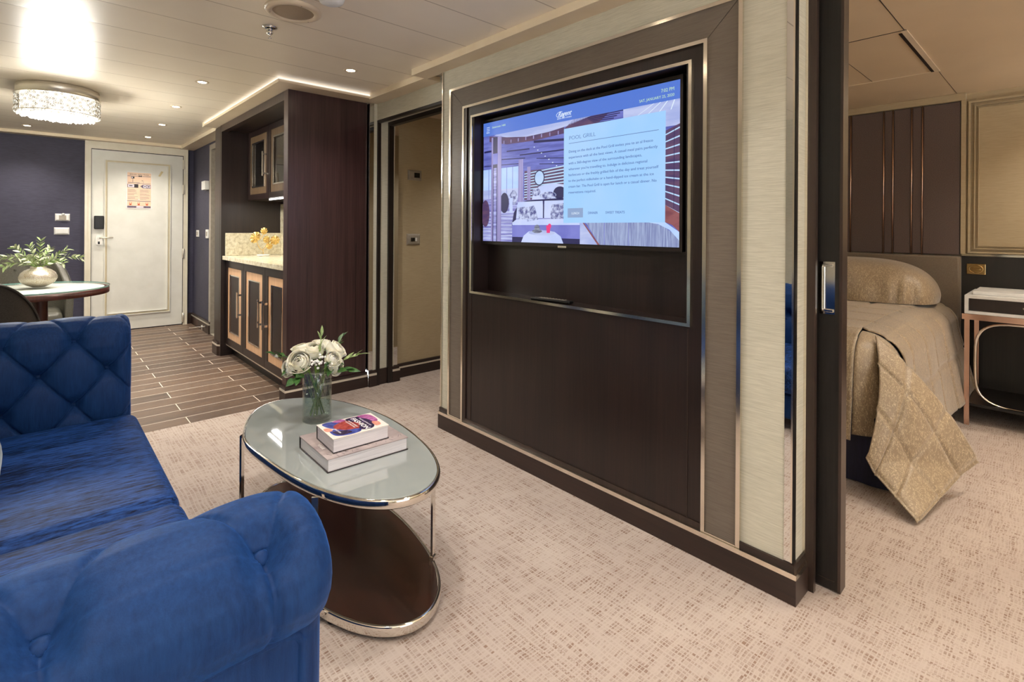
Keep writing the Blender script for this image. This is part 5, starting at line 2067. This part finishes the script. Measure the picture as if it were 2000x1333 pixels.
roses = [((0.790, 2.02, 0.683), (-0.6, -0.75, 0.55), 0.038, 'large open white rose at the front left of the bouquet'),
         ((0.757, 2.05, 0.655), (-0.9, -0.2, 0.1), 0.026, 'small white rose at the far left of the bouquet, hanging low'),
         ((0.822, 2.09, 0.715), (-0.2, 0.1, 1.0), 0.031, 'white rose at the upper left of the bouquet'),
         ((0.862, 2.06, 0.712), (-0.1, -0.3, 1.0), 0.034, 'white rose at the top centre of the bouquet'),
         ((0.905, 2.09, 0.725), (0.1, 0.2, 1.0), 0.031, 'white rose at the top of the bouquet behind the centre'),
         ((0.950, 2.04, 0.703), (0.6, -0.4, 0.7), 0.036, 'large white rose at the upper right of the bouquet'),
         ((0.912, 1.99, 0.680), (0.1, -0.9, 0.6), 0.028, 'white rosebud at the front right of the bouquet'),
         ((0.930, 1.995, 0.645), (0.4, -0.8, -0.1), 0.028, 'white rose hanging low at the right over the vase rim')]
for i, (c, ax, sz, lb) in enumerate(roses):
    c = Vector(c) + Vector((-0.004, 0, -0.018))
    t = thing('rose', lb, 'flower', c, 'white roses in the glass vase')
    bm = bmesh.new()
    rose_bm(bm, c, ax, sz * 1.28, i)
    obj('bloom', bm, M['petal'], t)
    bm = bmesh.new()
    a_ = random.uniform(0, 2 * PI)
    r_ = random.uniform(0.015, 0.04)
    foot_ = Vector((VX - max(-0.035, min(0.035, (c.x - VX) * 0.5)) + 0.008 * math.cos(a_), VY - (c.y - VY) * 0.3 + 0.008 * math.sin(a_), ZT + 0.02))
    rim_ = Vector((VX + max(-0.035, min(0.035, (c.x - VX) * 0.5)), VY + max(-0.035, min(0.035, (c.y - VY) * 0.5)), 0.612))
    cc_ = c - Vector(ax).normalized() * sz * 0.45
    tube(bm, [foot_, (foot_ + rim_) / 2, rim_, (rim_ + cc_) / 2 + Vector((0, 0, 0.004)), cc_], 0.0032, 7)
    obj('stem', bm, M['stemg'], t)
    bm = bmesh.new()
    for k_ in range(3):
        a_ = random.uniform(0, 2 * PI)
        leaf_bm(bm, cc_, (math.cos(a_), math.sin(a_), random.uniform(-0.5, 0.2)), random.uniform(0.045, 0.065), 0.030, 0.2)
    for k_ in range(2):
        p_ = foot_.lerp(rim_, random.uniform(0.35, 0.85))
        a_ = random.uniform(0, 2 * PI)
        leaf_bm(bm, p_, (0.4 * math.cos(a_), 0.4 * math.sin(a_), 1.0), 0.035, 0.012, 0.0)
    obj('leaf', bm, M['leafg'], t)

for i, (c, lb) in enumerate((((0.856, 1.985, 0.672), 'cluster of tiny white blossoms at the centre of the bouquet'), ((0.838, 1.99, 0.655), 'cluster of tiny white blossoms below the large open rose'),
                             ((0.893, 1.98, 0.655), 'cluster of tiny white blossoms between centre and rosebud'), ((0.722, 2.09, 0.690), 'lone sprig of white buds at the far left of the bouquet'))):
    c = Vector(c)
    t = thing('blossom_sprig', lb, 'flower', c, 'tiny blossom sprigs in the glass vase')
    bm = bmesh.new()
    n_ = 13 if i < 3 else 3
    rr_ = 0.018 if i < 3 else 0.008
    for k_ in range(n_):
        p = c + Vector((random.uniform(-rr_, rr_), random.uniform(-0.012, 0.012), random.uniform(-rr_, rr_)))
        bmesh.ops.create_icosphere(bm, subdivisions=2, radius=random.uniform(0.0035, 0.0055), matrix=Matrix.Translation(p))
    for f in bm.faces:
        f.smooth = True
    obj('blossoms', bm, M['babys'], t)
    bm = bmesh.new()
    tube(bm, [(VX, VY, ZT + 0.03), (VX + (c.x - VX) * 0.4, VY + (c.y - VY) * 0.4, 0.615), c], 0.0014, 6)
    obj('stem', bm, M['stemg'], t)

# greenery sprigs of the bouquet
GR = [((0.86, 2.03, 0.60), (0.1, -0.05, 1.0), 0.155, 'tall olive sprig standing up in the middle of the bouquet', 0),
      ((0.93, 2.03, 0.63), (1.0, -0.25, 0.28), 0.12, 'olive sprig reaching out to the right of the bouquet', 0),
      ((0.93, 2.06, 0.66), (0.55, 0.2, 0.55), 0.09, 'dark leaf sprig at the upper right of the bouquet', 1),
      ((0.82, 2.02, 0.62), (-0.75, -0.5, -0.05), 0.09, 'dark leaf sprig drooping over the front left of the vase', 1),
      ((0.80, 2.08, 0.66), (-0.9, 0.1, 0.3), 0.085, 'dark leaf sprig at the upper left of the bouquet', 1),
      ((0.91, 2.0, 0.61), (0.5, -0.6, 0.05), 0.07, 'dark leaf sprig drooping over the front right of the vase', 1)]
for i, (b, d_, L_, lb, k2) in enumerate(GR):
    b, d_ = Vector(b), Vector(d_).normalized()
    t = thing('leaf_sprig', lb, 'foliage', b, 'leaf sprigs in the glass vase')
    bm = bmesh.new()
    tube(bm, [(VX, VY, ZT + 0.025), (VX + (b.x - VX) * 0.5, VY + (b.y - VY) * 0.5, 0.59), b, b + d_ * L_ * 0.5, b + d_ * L_], 0.0014, 6)
    obj('stem', bm, M['stemg'], t)
    bm = bmesh.new()
    n_ = 7 if k2 == 0 else 4
    for k_ in range(n_):
        p = b + d_ * L_ * (0.35 + 0.65 * k_ / (n_ - 1))
        s_ = Vector((random.uniform(-.5, .5), random.uniform(-.5, .5), random.uniform(-.3, .5)))
        dd = (d_ + s_ * 0.9).normalized()
        leaf_bm(bm, p, dd, (0.048 if k2 == 0 else 0.055) * random.uniform(0.8, 1.1), 0.013 if k2 == 0 else 0.026, 0.1, roll=random.uniform(-.8, .8))
    obj('leaf', bm, M['olive2'] if k2 == 0 else M['leafg'], t)

# ------------------------------------------------------------------ dining corner
DX, DY, DR, DZ = -0.04, 4.97, 0.466, 0.75
dt = thing('dining_table', 'round pedestal dining table with glass top over white inlay', 'table', (DX, DY, 0))
bm = bmesh.new()
lathe(bm, DX, DY, [(0, DZ - 0.055), (DR - 0.004, DZ - 0.055), (DR - 0.002, DZ - 0.052), (DR - 0.002, DZ - 0.013), (DR - 0.03, DZ - 0.012), (DR - 0.03, DZ - 0.0125), (0, DZ - 0.0125)], 96)
obj('tabletop', bm, M['mahog'], dt)
bm = bmesh.new()
lathe(bm, DX, DY, [(0, DZ - 0.0118), (DR - 0.035, DZ - 0.0118), (DR - 0.035, DZ - 0.0112), (0, DZ - 0.0112)], 96)
obj('inlay', bm, M['whitestone'], dt)
bm = bmesh.new()
lathe(bm, DX, DY, [(0, DZ - 0.0105), (DR, DZ - 0.0105), (DR + 0.001, DZ - 0.005), (DR, DZ), (0, DZ)], 96)
gl = obj('glass_cover', bm, thinglass('table glass', (0.98, 1.0, 0.99), 0.04, 0.22, 0.01), dt)
bm = bmesh.new()
lathe(bm, DX, DY, [(DR + 0.0004, DZ - 0.010), (DR + 0.0018, DZ - 0.005), (DR + 0.0004, DZ)], 96)
obj('glass_edge', bm, M['teal'], dt)
bm = bmesh.new()
lathe(bm, 0.012, DY, [(0.048, 0.02), (0.048, DZ - 0.055)], 40)
obj('pedestal', bm, M['mahog'], dt)
bm = bmesh.new()
lathe(bm, 0.0, DY, [(0, 0.0005), (0.24, 0.0005), (0.24, 0.012), (0.06, 0.03), (0, 0.03)], 56)
obj('foot_plate', bm, M['chrome'], dt)

# mercury glass bowl with olive branches
bowl = thing('mercury_bowl', 'speckled silver glass bowl vase on the round dining table', 'vase', (0.004, 5.0, DZ))
bm = bmesh.new()
prof = [(0.0, DZ + 0.001), (0.035, DZ + 0.001), (0.062, DZ + 0.012), (0.092, DZ + 0.032), (0.108, DZ + 0.060), (0.109, DZ + 0.078), (0.098, DZ + 0.105), (0.078, DZ + 0.124), (0.055, DZ + 0.136), (0.045, DZ + 0.140), (0.047, DZ + 0.148),
        (0.043, DZ + 0.148), (0.041, DZ + 0.138), (0.06, DZ + 0.12), (0.09, DZ + 0.08), (0.05, DZ + 0.03), (0, DZ + 0.02)]
lathe(bm, 0.004, 5.0, prof, 96, wob=lambda k_, z_: 1 + 0.022 * abs(math.sin(9 * PI * k_)))
m, nt, bs = newmat('mercury glass')
f = noise(nt, coords(nt, (190, 190, 190)), 1.0, 4, 0.8)
nt.links.new(ramp(nt, f, [(0.42, S(110, 92, 70)), (0.47, S(222, 208, 184)), (0.6, S(250, 246, 238))]), bs.inputs['Base Color'])
nt.links.new(ramp(nt, f, [(0.4, (0.5, 0.5, 0.5)), (0.5, (0.12, 0.12, 0.12))]), bs.inputs['Roughness'])
bs.inputs['Metallic'].default_value = 0.55
bump(nt, bs, f, 0.5, 0.002)
obj('body', bm, m, bowl)

random.seed(21)
OB = [((-0.75, 0.1, 0.35), 0.18, 'olive branch spreading to the far left of the silver bowl'), ((-0.55, -0.1, 0.75), 0.18, 'olive branch rising to the left of the silver bowl'),
      ((-0.9, -0.2, 0.12), 0.16, 'olive branch hanging low to the left of the silver bowl'),
      ((0.06, 0.1, 1.0), 0.19, 'olive branch standing upright in the middle of the silver bowl'), ((0.6, 0.0, 0.55), 0.19, 'olive branch rising to the right of the silver bowl'),
      ((0.9, 0.0, 0.28), 0.22, 'olive branch stretching to the far right of the silver bowl'), ((0.7, -0.5, 0.2), 0.15, 'olive branch leaning forward right over the silver bowl'),
      ((-0.3, -0.6, 0.45), 0.13, 'olive branch leaning forward over the silver bowl rim'), ((-0.25, 0.3, 0.9), 0.16, 'olive branch rising at the back of the silver bowl'),
      ((0.3, 0.4, 0.7), 0.16, 'olive branch at the back right of the silver bowl')]
for i, (d_, L_, lb) in enumerate(OB):
    d_ = Vector(d_).normalized()
    b = Vector((0.004 + d_.x * 0.025, 5.0 + d_.y * 0.025, DZ + 0.150))
    t = thing('olive_branch', lb, 'branch', b, 'olive branches in the silver bowl')
    n_ = 9
    pts_ = []
    for k_ in range(n_ + 1):
        s_ = k_ / n_
        pts_.append(b + d_ * L_ * s_ + Vector((0, 0, (0.03 if d_.z < 0.5 else 0.0) * math.sin(PI * s_ * 0.9) - 0.02 * s_ * s_ * (1 - d_.z))))
    bm = bmesh.new()
    tube(bm, [(0.004 - d_.x * 0.02, 5.0 - d_.y * 0.02, DZ + 0.035), b] + pts_[1:], [0.002] * 2 + [0.0018 - 0.0012 * k_ / n_ for k_ in range(n_)], 6)
    obj('stem', bm, M['stemg'], t)
    for mi_, mt in enumerate((M['olive'], M['olive2'])):
        bm = bmesh.new()
        for k_ in range(1, n_ + 1):
            for sgn in (1, -1):
                if (k_ + (sgn > 0)) % 2 != mi_ and k_ < n_:
                    continue
                tang = (pts_[k_] - pts_[k_ - 1]).normalized()
                sd_ = tang.cross(Vector((0, 1, 0.2))).normalized() * sgn
                dd = (tang * 0.9 + sd_ * 0.75 + Vector((random.uniform(-.3, .3), random.uniform(-.5, .5), random.uniform(-.3, .3)))).normalized()
                leaf_bm(bm, pts_[k_], dd, random.uniform(0.036, 0.052), 0.0155, 0.08, roll=random.uniform(-1.2, 1.2), N=6)
        obj('leaf', bm, mt, t)


def tub_chair(name, label, cx, cy, facing, matb, seat_z=0.46, top=0.93, tufted=False):
    """curved tub chair; facing = angle (rad) of the sitter's look direction"""
    t = thing(name, label, 'chair', (cx, cy, 0))
    T = Matrix.Translation((cx, cy, 0)) @ Matrix.Rotation(facing, 4, 'Z')      # local +X = forward
    def tw(x, y, z_):
        return T @ Vector((x, y, z_))
    half = 0.30
    # shell: around the back, arms lowering to the front
    NU, NV = 56, 18
    def shell(u, v, off):
        a = (u - .5) * 2                     # -1..1 around
        th = a * R(118)
        rx, ry = 0.30 + off, 0.33 + off
        x = -rx * math.cos(th) * 1.0
        y = ry * math.sin(th)
        if abs(th) > R(90):
            x = (abs(th) - R(90)) / R(28) * 0.20
            y = math.copysign(ry, y)
        w = max(0, (abs(a) - 0.22) / 0.78)
        s_ = w * w * (3 - 2 * w)
        zt = top - (top - 0.60) * min(1, s_ * 1.35)
        z0_ = 0.30
        z_ = z0_ + (zt - z0_) * v
        lean = -0.07 * v * math.cos(min(abs(th), PI / 2))
        return x + lean, y * (1 + 0.04 * v), z_
    bm = bmesh.new()
    A = grid(bm, lambda u, v: tw(*shell(u, v, 0.0)), NU, NV)
    B = grid(bm, lambda u, v: tw(*shell(u, v, -0.055)), NU, NV)
    for i in range(NU):
        for j_ in (0, NV):
            f = bm.faces.new((A[i][j_], A[i + 1][j_], B[i + 1][j_], B[i][j_]))
            f.smooth = True
    for i in (0, NU):
        for j_ in range(NV):
            bm.faces.new((A[i][j_], A[i][j_ + 1], B[i][j_ + 1], B[i][j_]))
    sh = obj('backrest', bm, matb, t)
    bv = sh.modifiers.new('bevel', 'BEVEL')
    bv.width = 0.018
    bv.segments = 3
    bv.limit_method = 'ANGLE'
    bm = bmesh.new()
    for off in (0.003, ):
        pts_ = []
        for i in range(NU + 1):
            x, y, z_ = shell(i / NU, 1.0, off)
            pts_.append(tw(x, y, z_ - 0.012))
        tube(bm, pts_, 0.0055, 7)
    obj('piping', bm, M['leather'], t)
    bm = bmesh.new()
    bx(bm, -0.25, 0.27, -0.265, 0.265, 0.30, seat_z, bev=0.045, seg=4)
    bm.transform(T)
    for f in bm.faces:
        f.smooth = True
    obj('seat', bm, matb, t)
    for (lx, ly) in ((0.2, 0.22), (0.2, -0.22), (-0.2, 0.22), (-0.2, -0.22)):
        bm = bmesh.new()
        tube(bm, [tw(lx, ly, 0.31), tw(lx * 1.12, ly * 1.12, 0.0)], [0.018, 0.011], 10)
        obj('leg', bm, M['wenge'], t)
    if tufted:
        for (ly, lz) in ((0.10, 0.80), (-0.10, 0.80), (0.0, 0.68), (0.18, 0.68), (-0.18, 0.68)):
            bm = bmesh.new()
            x, y, z_ = shell(0.5 + ly * 0.45, (lz - 0.3) / (top - 0.3), -0.058)
            bmesh.ops.create_uvsphere(bm, u_segments=12, v_segments=8, radius=0.012, matrix=Matrix.Translation(tw(x, y, z_)))
            obj('button', bm, matb, t)
    return t


tub_chair('dining_chair', 'grey green leather tub chair behind the round table, with button tufted back', -0.10, 5.98, R(-90), M['leather2'], tufted=True, top=0.93)
tub_chair('dining_chair', 'charcoal leather tub chair in front of the round table, its back at the left edge', -0.33, 4.02, R(90), M['leather'], top=0.90)

# ------------------------------------------------------------------ bedroom
hb = thing('headboard', 'tall padded headboard of mauve panels with metal piping behind the bed', 'headboard', (4.9, 1.4, 0))
ys = [0.515, 0.724, 0.786, 0.897, 0.954, 1.167, 1.38, 1.437, 1.55, 1.61, 1.82, 2.4]
for a, b in zip(ys, ys[1:]):
    bm = bmesh.new()
    bx(bm, 4.905, 4.949, a + 0.003, b - 0.003, 1.035, 2.125, bev=0.006)
    obj('upholstered_panel', bm, M['headfab'], hb)
for y_ in ys[1:-1]:
    bm = bmesh.new()
    tube(bm, [(4.903, y_, 1.03), (4.903, y_, 2.125)], 0.0042, 8)
    obj('metal_piping', bm, M['rose'], hb)
bm = bmesh.new()
bx(bm, 4.875, 4.949, 0.51, 2.4, 0.02, 1.028, bev=0.015, seg=3)
obj('lower_pad', bm, M['headlow'], hb)
bm = bmesh.new()
bx(bm, 4.885, 4.95, 0.49, 2.42, 2.128, 2.178)
bx(bm, 4.90, 4.95, 0.490, 0.513, 1.045, 2.128)
for (i, w_) in ((0, 0.012), (0.03, 0.006), (0.05, 0.004)):
    frame_x(bm, 4.925 + i * 0.2, 4.95, -0.35 + i, 0.478 - i, 1.05 + i, 2.12 - i, w_)
struct('trim_12', bm, M['creamdark'])
bm = bmesh.new()
bx(bm, 4.93, 4.95, -2.6, 0.509, 1.03, 1.045)
struct('trim_13', bm, M['chrome'])
bm = bmesh.new()
bx(bm, 4.925, 4.95, -2.6, 0.509, 0.0, 1.029)
struct('trim_14', bm, M['blackwood'])
rl = thing('reading_light', 'small brass swivel reading light on dark panel beside the headboard', 'light', (4.92, 0.44, 0.94))
bm = bmesh.new()
bx(bm, 4.917, 4.9245, 0.385, 0.483, 0.903, 0.977, bev=0.003)
obj('back_plate', bm, M['brass'], rl)
bm = bmesh.new()
tube(bm, [(4.912, 0.434 + 0.034 * math.cos(a), 0.940 + 0.027 * math.sin(a)) for a in [2 * PI * i / 28 for i in range(28)]], 0.0035, 7, closed=True)
bx(bm, 4.903, 4.913, 0.41, 0.458, 0.935, 0.945, bev=0.003)
obj('swivel_arm', bm, M['brass'], rl)

bed = thing('bed', 'double bed with gold beige quilted spread and navy skirt', 'bed', (3.9, 1.45, 0))
bm = bmesh.new()
bx(bm, 3.08, 4.87, 0.68, 2.26, 0.30, 0.66, bev=0.06, seg=4)
obj('mattress', bm, M['plate'], bed)
bm = bmesh.new()
def skf(u, v):
    # pleated skirt round foot and near side
    L1, L2 = 1.75, 1.92
    s_ = u * (L1 + L2)
    w = 0.006 * math.sin(s_ * 46) * (1 - v)
    if s_ < L1:
        return Vector((2.945 - w, 0.53 + (L1 - s_), 0.32 * v + 0.004))
    return Vector((2.945 + (s_ - L1), 0.53 - w, 0.32 * v + 0.004))
grid(bm, skf, 180, 3)
obj('bed_skirt', bm, M['navy'], bed)
bm = bmesh.new()
RX, ZTOP = 0.16, 0.705
FX, FY = 3.085, 0.68            # start of the rounding (foot and near side)


def drop(d_, flare):
    if d_ < RX * PI / 2:
        return RX * math.sin(d_ / RX), RX * (1 - math.cos(d_ / RX))
    e = d_ - RX * PI / 2
    return RX + e * flare, RX + e * math.sqrt(1 - flare * flare)


def quilt(s_, t_):
    q = 1.0
    for v_ in (s_, t_):
        k_ = abs((v_ / 0.30) % 1 - 0.5) * 2      # 1 at seam
        q *= 1 - max(0, (k_ - 0.86) / 0.14) ** 1.5
    return q * 0.012


def spread(s_, t_):
    """cloth coordinates: s from foot hem (negative) up the bed, t from near hem"""
    dx, dy = max(0, -s_), max(0, -t_)
    X = FX + max(0, s_)
    Y = FY + max(0, t_)
    z_ = ZTOP + 0.012 * math.exp(-((s_ - 0.4) / 0.5) ** 2)
    q = quilt(s_ + 0.1, t_ + 0.1)
    if dx > 0:
        o_, dn = drop(dx, 0.12)
        o_ += 0.013 * math.sin(Y * 42 + 0.7 * math.sin(Y * 13)) * min(1, dx / 0.2)
        return Vector((X - o_ - q, Y, z_ - dn))
    if dy > 0:
        o_, dn = drop(dy, 0.12 + 0.10 * max(0, (s_ - 0.6) / 1.2))
        o_ += 0.007 * math.sin(X * 9) * min(1, dy / 0.3)
        return Vector((X, Y - o_ - q, z_ - dn))
    return Vector((X, Y, z_ + q))


# top
S1, T1 = 1.745, 1.60
grid(bm, lambda u, v: spread(u * S1, v * T1), 110, 80)
# foot drape
grid(bm, lambda u, v: spread(-u * 0.585, v * T1), 44, 120)
# near side drape
grid(bm, lambda u, v: spread(u * S1, -v * 0.675), 120, 46)
# round corner behind the flap
def cornerf(u, v):
    th = u * PI / 2
    o_, dn = drop(v * 0.56, 0.08)
    o_ *= 1 - 0.12 * math.sin(2 * th)
    return Vector((FX - o_ * math.cos(th), FY - o_ * math.sin(th), ZTOP - dn))
grid(bm, cornerf, 16, 24)
# corner flap: square corner of the cloth hanging as a diamond
P0 = Vector((FX - 0.055, FY - 0.055, ZTOP - 0.010))
PL = Vector((2.80, 0.620, 0.165))
PR = Vector((3.20, 0.292, 0.150))
PT = Vector((2.690, 0.408, 0.012))


def flap(u, v):
    p = P0 * (1 - u) * (1 - v) + PL * u * (1 - v) + PR * (1 - u) * v + PT * u * v
    n_ = Vector((-0.60, -0.62, 0.42)).normalized()
    r_ = math.hypot(u, v)
    b_ = 0.085 * math.sin(min(1, (u + v) / 1.2) * PI) * (1 if (u + v) < 1.2 else 1)
    q = 1.0
    for w_ in (u, v):
        k_ = abs((w_ / 0.36 + 0.28) % 1 - 0.5) * 2
        q *= 1 - max(0, (k_ - 0.84) / 0.16) ** 1.3
    return p + n_ * (b_ * (1 - 0.3 * abs(u - v)) + 0.011 * q)


grid(bm, flap, 54, 54)
sp_o = obj('bedspread', bm, M['spread'], bed)
so = sp_o.modifiers.new('thick', 'SOLIDIFY')
so.thickness = 0.006
so.offset = -1

for (yc_, hy_, lb_) in ((1.12, 0.545, 'large pillow under gold beige cover at the near side of the bed'), (2.0, 0.32, 'large pillow under gold beige cover at the far side of the bed')):
    bm = bmesh.new()
    def plf(u, v):
        th, ph = u * 2 * PI, v * PI / 2
        sg = lambda t_, e_: math.copysign(abs(t_) ** e_, t_)
        cz = math.sin(ph) ** 0.9
        cr = max(0.0, math.cos(ph)) ** 0.62
        if v < 0.08:
            cr = cr * (0.985 + 0.015 * v / 0.08)
        x = 4.54 + 0.32 * cr * sg(math.cos(th), 0.6) + 0.05 * cz
        y = yc_ + hy_ * cr * sg(math.sin(th), 0.7)
        z_ = 0.722 + 0.285 * cz
        if math.cos(th) < 0:
            x -= 0.010 * math.sin(y * 55 + 2 * math.sin(y * 17)) * math.exp(-((cz - 0.25) / 0.25) ** 2)
        return Vector((x, y, z_))
    grid(bm, plf, 120, 40, closeu=True)
    bmesh.ops.remove_doubles(bm, verts=bm.verts, dist=0.0004)
    tag(obj('bed_pillow', bm, M['spread']), lb_, 'pillow', 'covered bed pillows')

# nightstand
ns = thing('nightstand', 'nightstand with white framed dark drawer on polished metal legs', 'nightstand', (4.62, 0.17, 0))
NYA, NYB = -0.085, 0.435
bm = bmesh.new()
frame_x(bm, 4.35, 4.375, NYA, NYB, 0.692, 0.806, 0.018)
bx(bm, 4.375, 4.88, NYA, NYB, 0.692, 0.806)
obj('box', bm, M['plate'], ns)
bm = bmesh.new()
bx(bm, 4.358, 4.376, NYA + 0.020, NYB - 0.020, 0.712, 0.786)
dr_ = obj('drawer', bm, M['wenge'], ns)
bm = bmesh.new()
bmesh.ops.create_uvsphere(bm, u_segments=12, v_segments=8, radius=0.009, matrix=Matrix.Translation((4.350, (NYA + NYB) / 2, 0.75)))
obj('knob', bm, M['chrome'], dr_)
bm = bmesh.new()
bx(bm, 4.35, 4.88, NYA - 0.01, NYB + 0.012, 0.655, 0.690)
obj('apron', bm, M['rose'], ns)
for (x_, y_) in ((4.36, NYB - 0.012), (4.36, NYA + 0.012), (4.86, NYB - 0.012), (4.86, NYA + 0.012)):
    bm = bmesh.new()
    bx(bm, x_ - 0.012, x_ + 0.012, y_ - 0.012, y_ + 0.012, 0.0, 0.655)
    obj('leg', bm, M['rose'], ns)
bm = bmesh.new()
loop = []
for i in range(40):
    a = 2 * PI * i / 40
    loop.append((4.40, 0.175 + 0.215 * math.copysign(abs(math.cos(a)) ** 0.6, math.cos(a)), 0.385 + 0.255 * math.copysign(abs(math.sin(a)) ** 0.5, math.sin(a))))
tube(bm, loop, 0.008, 8, closed=True)
obj('oval_brace', bm, M['chrome'], ns)
bm = bmesh.new()
bx(bm, 4.36, 4.86, NYA + 0.012, NYB - 0.012, 0.12, 0.135)
obj('lower_shelf', bm, M['black'], ns)
bm = bmesh.new()
bx(bm, 4.42, 4.80, 0.02, 0.405, 0.8065, 0.828, bev=0.003)
tag(obj('tray', bm, M['plate']), 'flat white tray lying on top of the nightstand', 'tray')

for (fx_, fy_, e_, lb_) in ((-0.95, -0.45, 85, 'added unseen uplighter brightening the ceiling beside the sofa, behind the viewer'), (1.25, -1.7, 75, 'added unseen uplighter brightening the ceiling near the balcony window, behind the viewer'),
                          (4.55, -1.35, 70, 'added uplighter brightening the bedroom past the nightstand, out of view'), (2.65, -1.9, 45, 'added uplighter brightening the bedroom by its opening, out of view')):
    fl = thing('added_floor_lamp', lb_, 'lamp', (fx_, fy_, 0))  # invented uplighters, added out of view to brighten the ceilings
    bm = bmesh.new()
    lathe(bm, fx_, fy_, [(0, 0.0005), (0.13, 0.0005), (0.13, 0.015), (0.02, 0.03), (0, 0.03)], 40)
    obj('base', bm, M['chrome'], fl)
    bm = bmesh.new()
    lathe(bm, fx_, fy_, [(0.011, 0.03), (0.011, 1.58), (0, 1.58)], 16)
    obj('pole', bm, M['chrome'], fl)
    bm = bmesh.new()
    lathe(bm, fx_, fy_, [(0.0, 1.56), (0.06, 1.575), (0.12, 1.62), (0.16, 1.68), (0.157, 1.68), (0.118, 1.625), (0.06, 1.582), (0, 1.57)], 40)
    obj('bowl_shade', bm, M['plate'], fl)
    lamp('bulb', 'POINT', (fx_, fy_, 1.635), e_, (1.0, 0.92, 0.83), fl, shadow_soft_size=0.05)

BW = (1.0, 0.90, 0.78)
for (x_, y_, lb, e_) in ((3.6, -0.55, 'added bedroom fill downlight over the near side of the bed, out of view', 62), (2.75, -0.2, 'added bedroom fill downlight near the foot of the bed, out of view', 40), (4.5, -0.1, 'added bedroom fill downlight above the nightstand, out of view', 26), (3.8, 1.9, 'added bedroom fill downlight over the far side of the bed, hidden by the wall', 30)):
    downlight(x_, y_, lb, energy=e_, color=BW, angle=115)  # unseen ceiling spots added to bring up the bedroom brightness
downlight(3.0, 3.0, 'added corridor fill downlight beyond the wall corner, out of view', energy=30, color=NEUTRAL, z=2.132, angle=120)  # unseen spot added to brighten the corridor
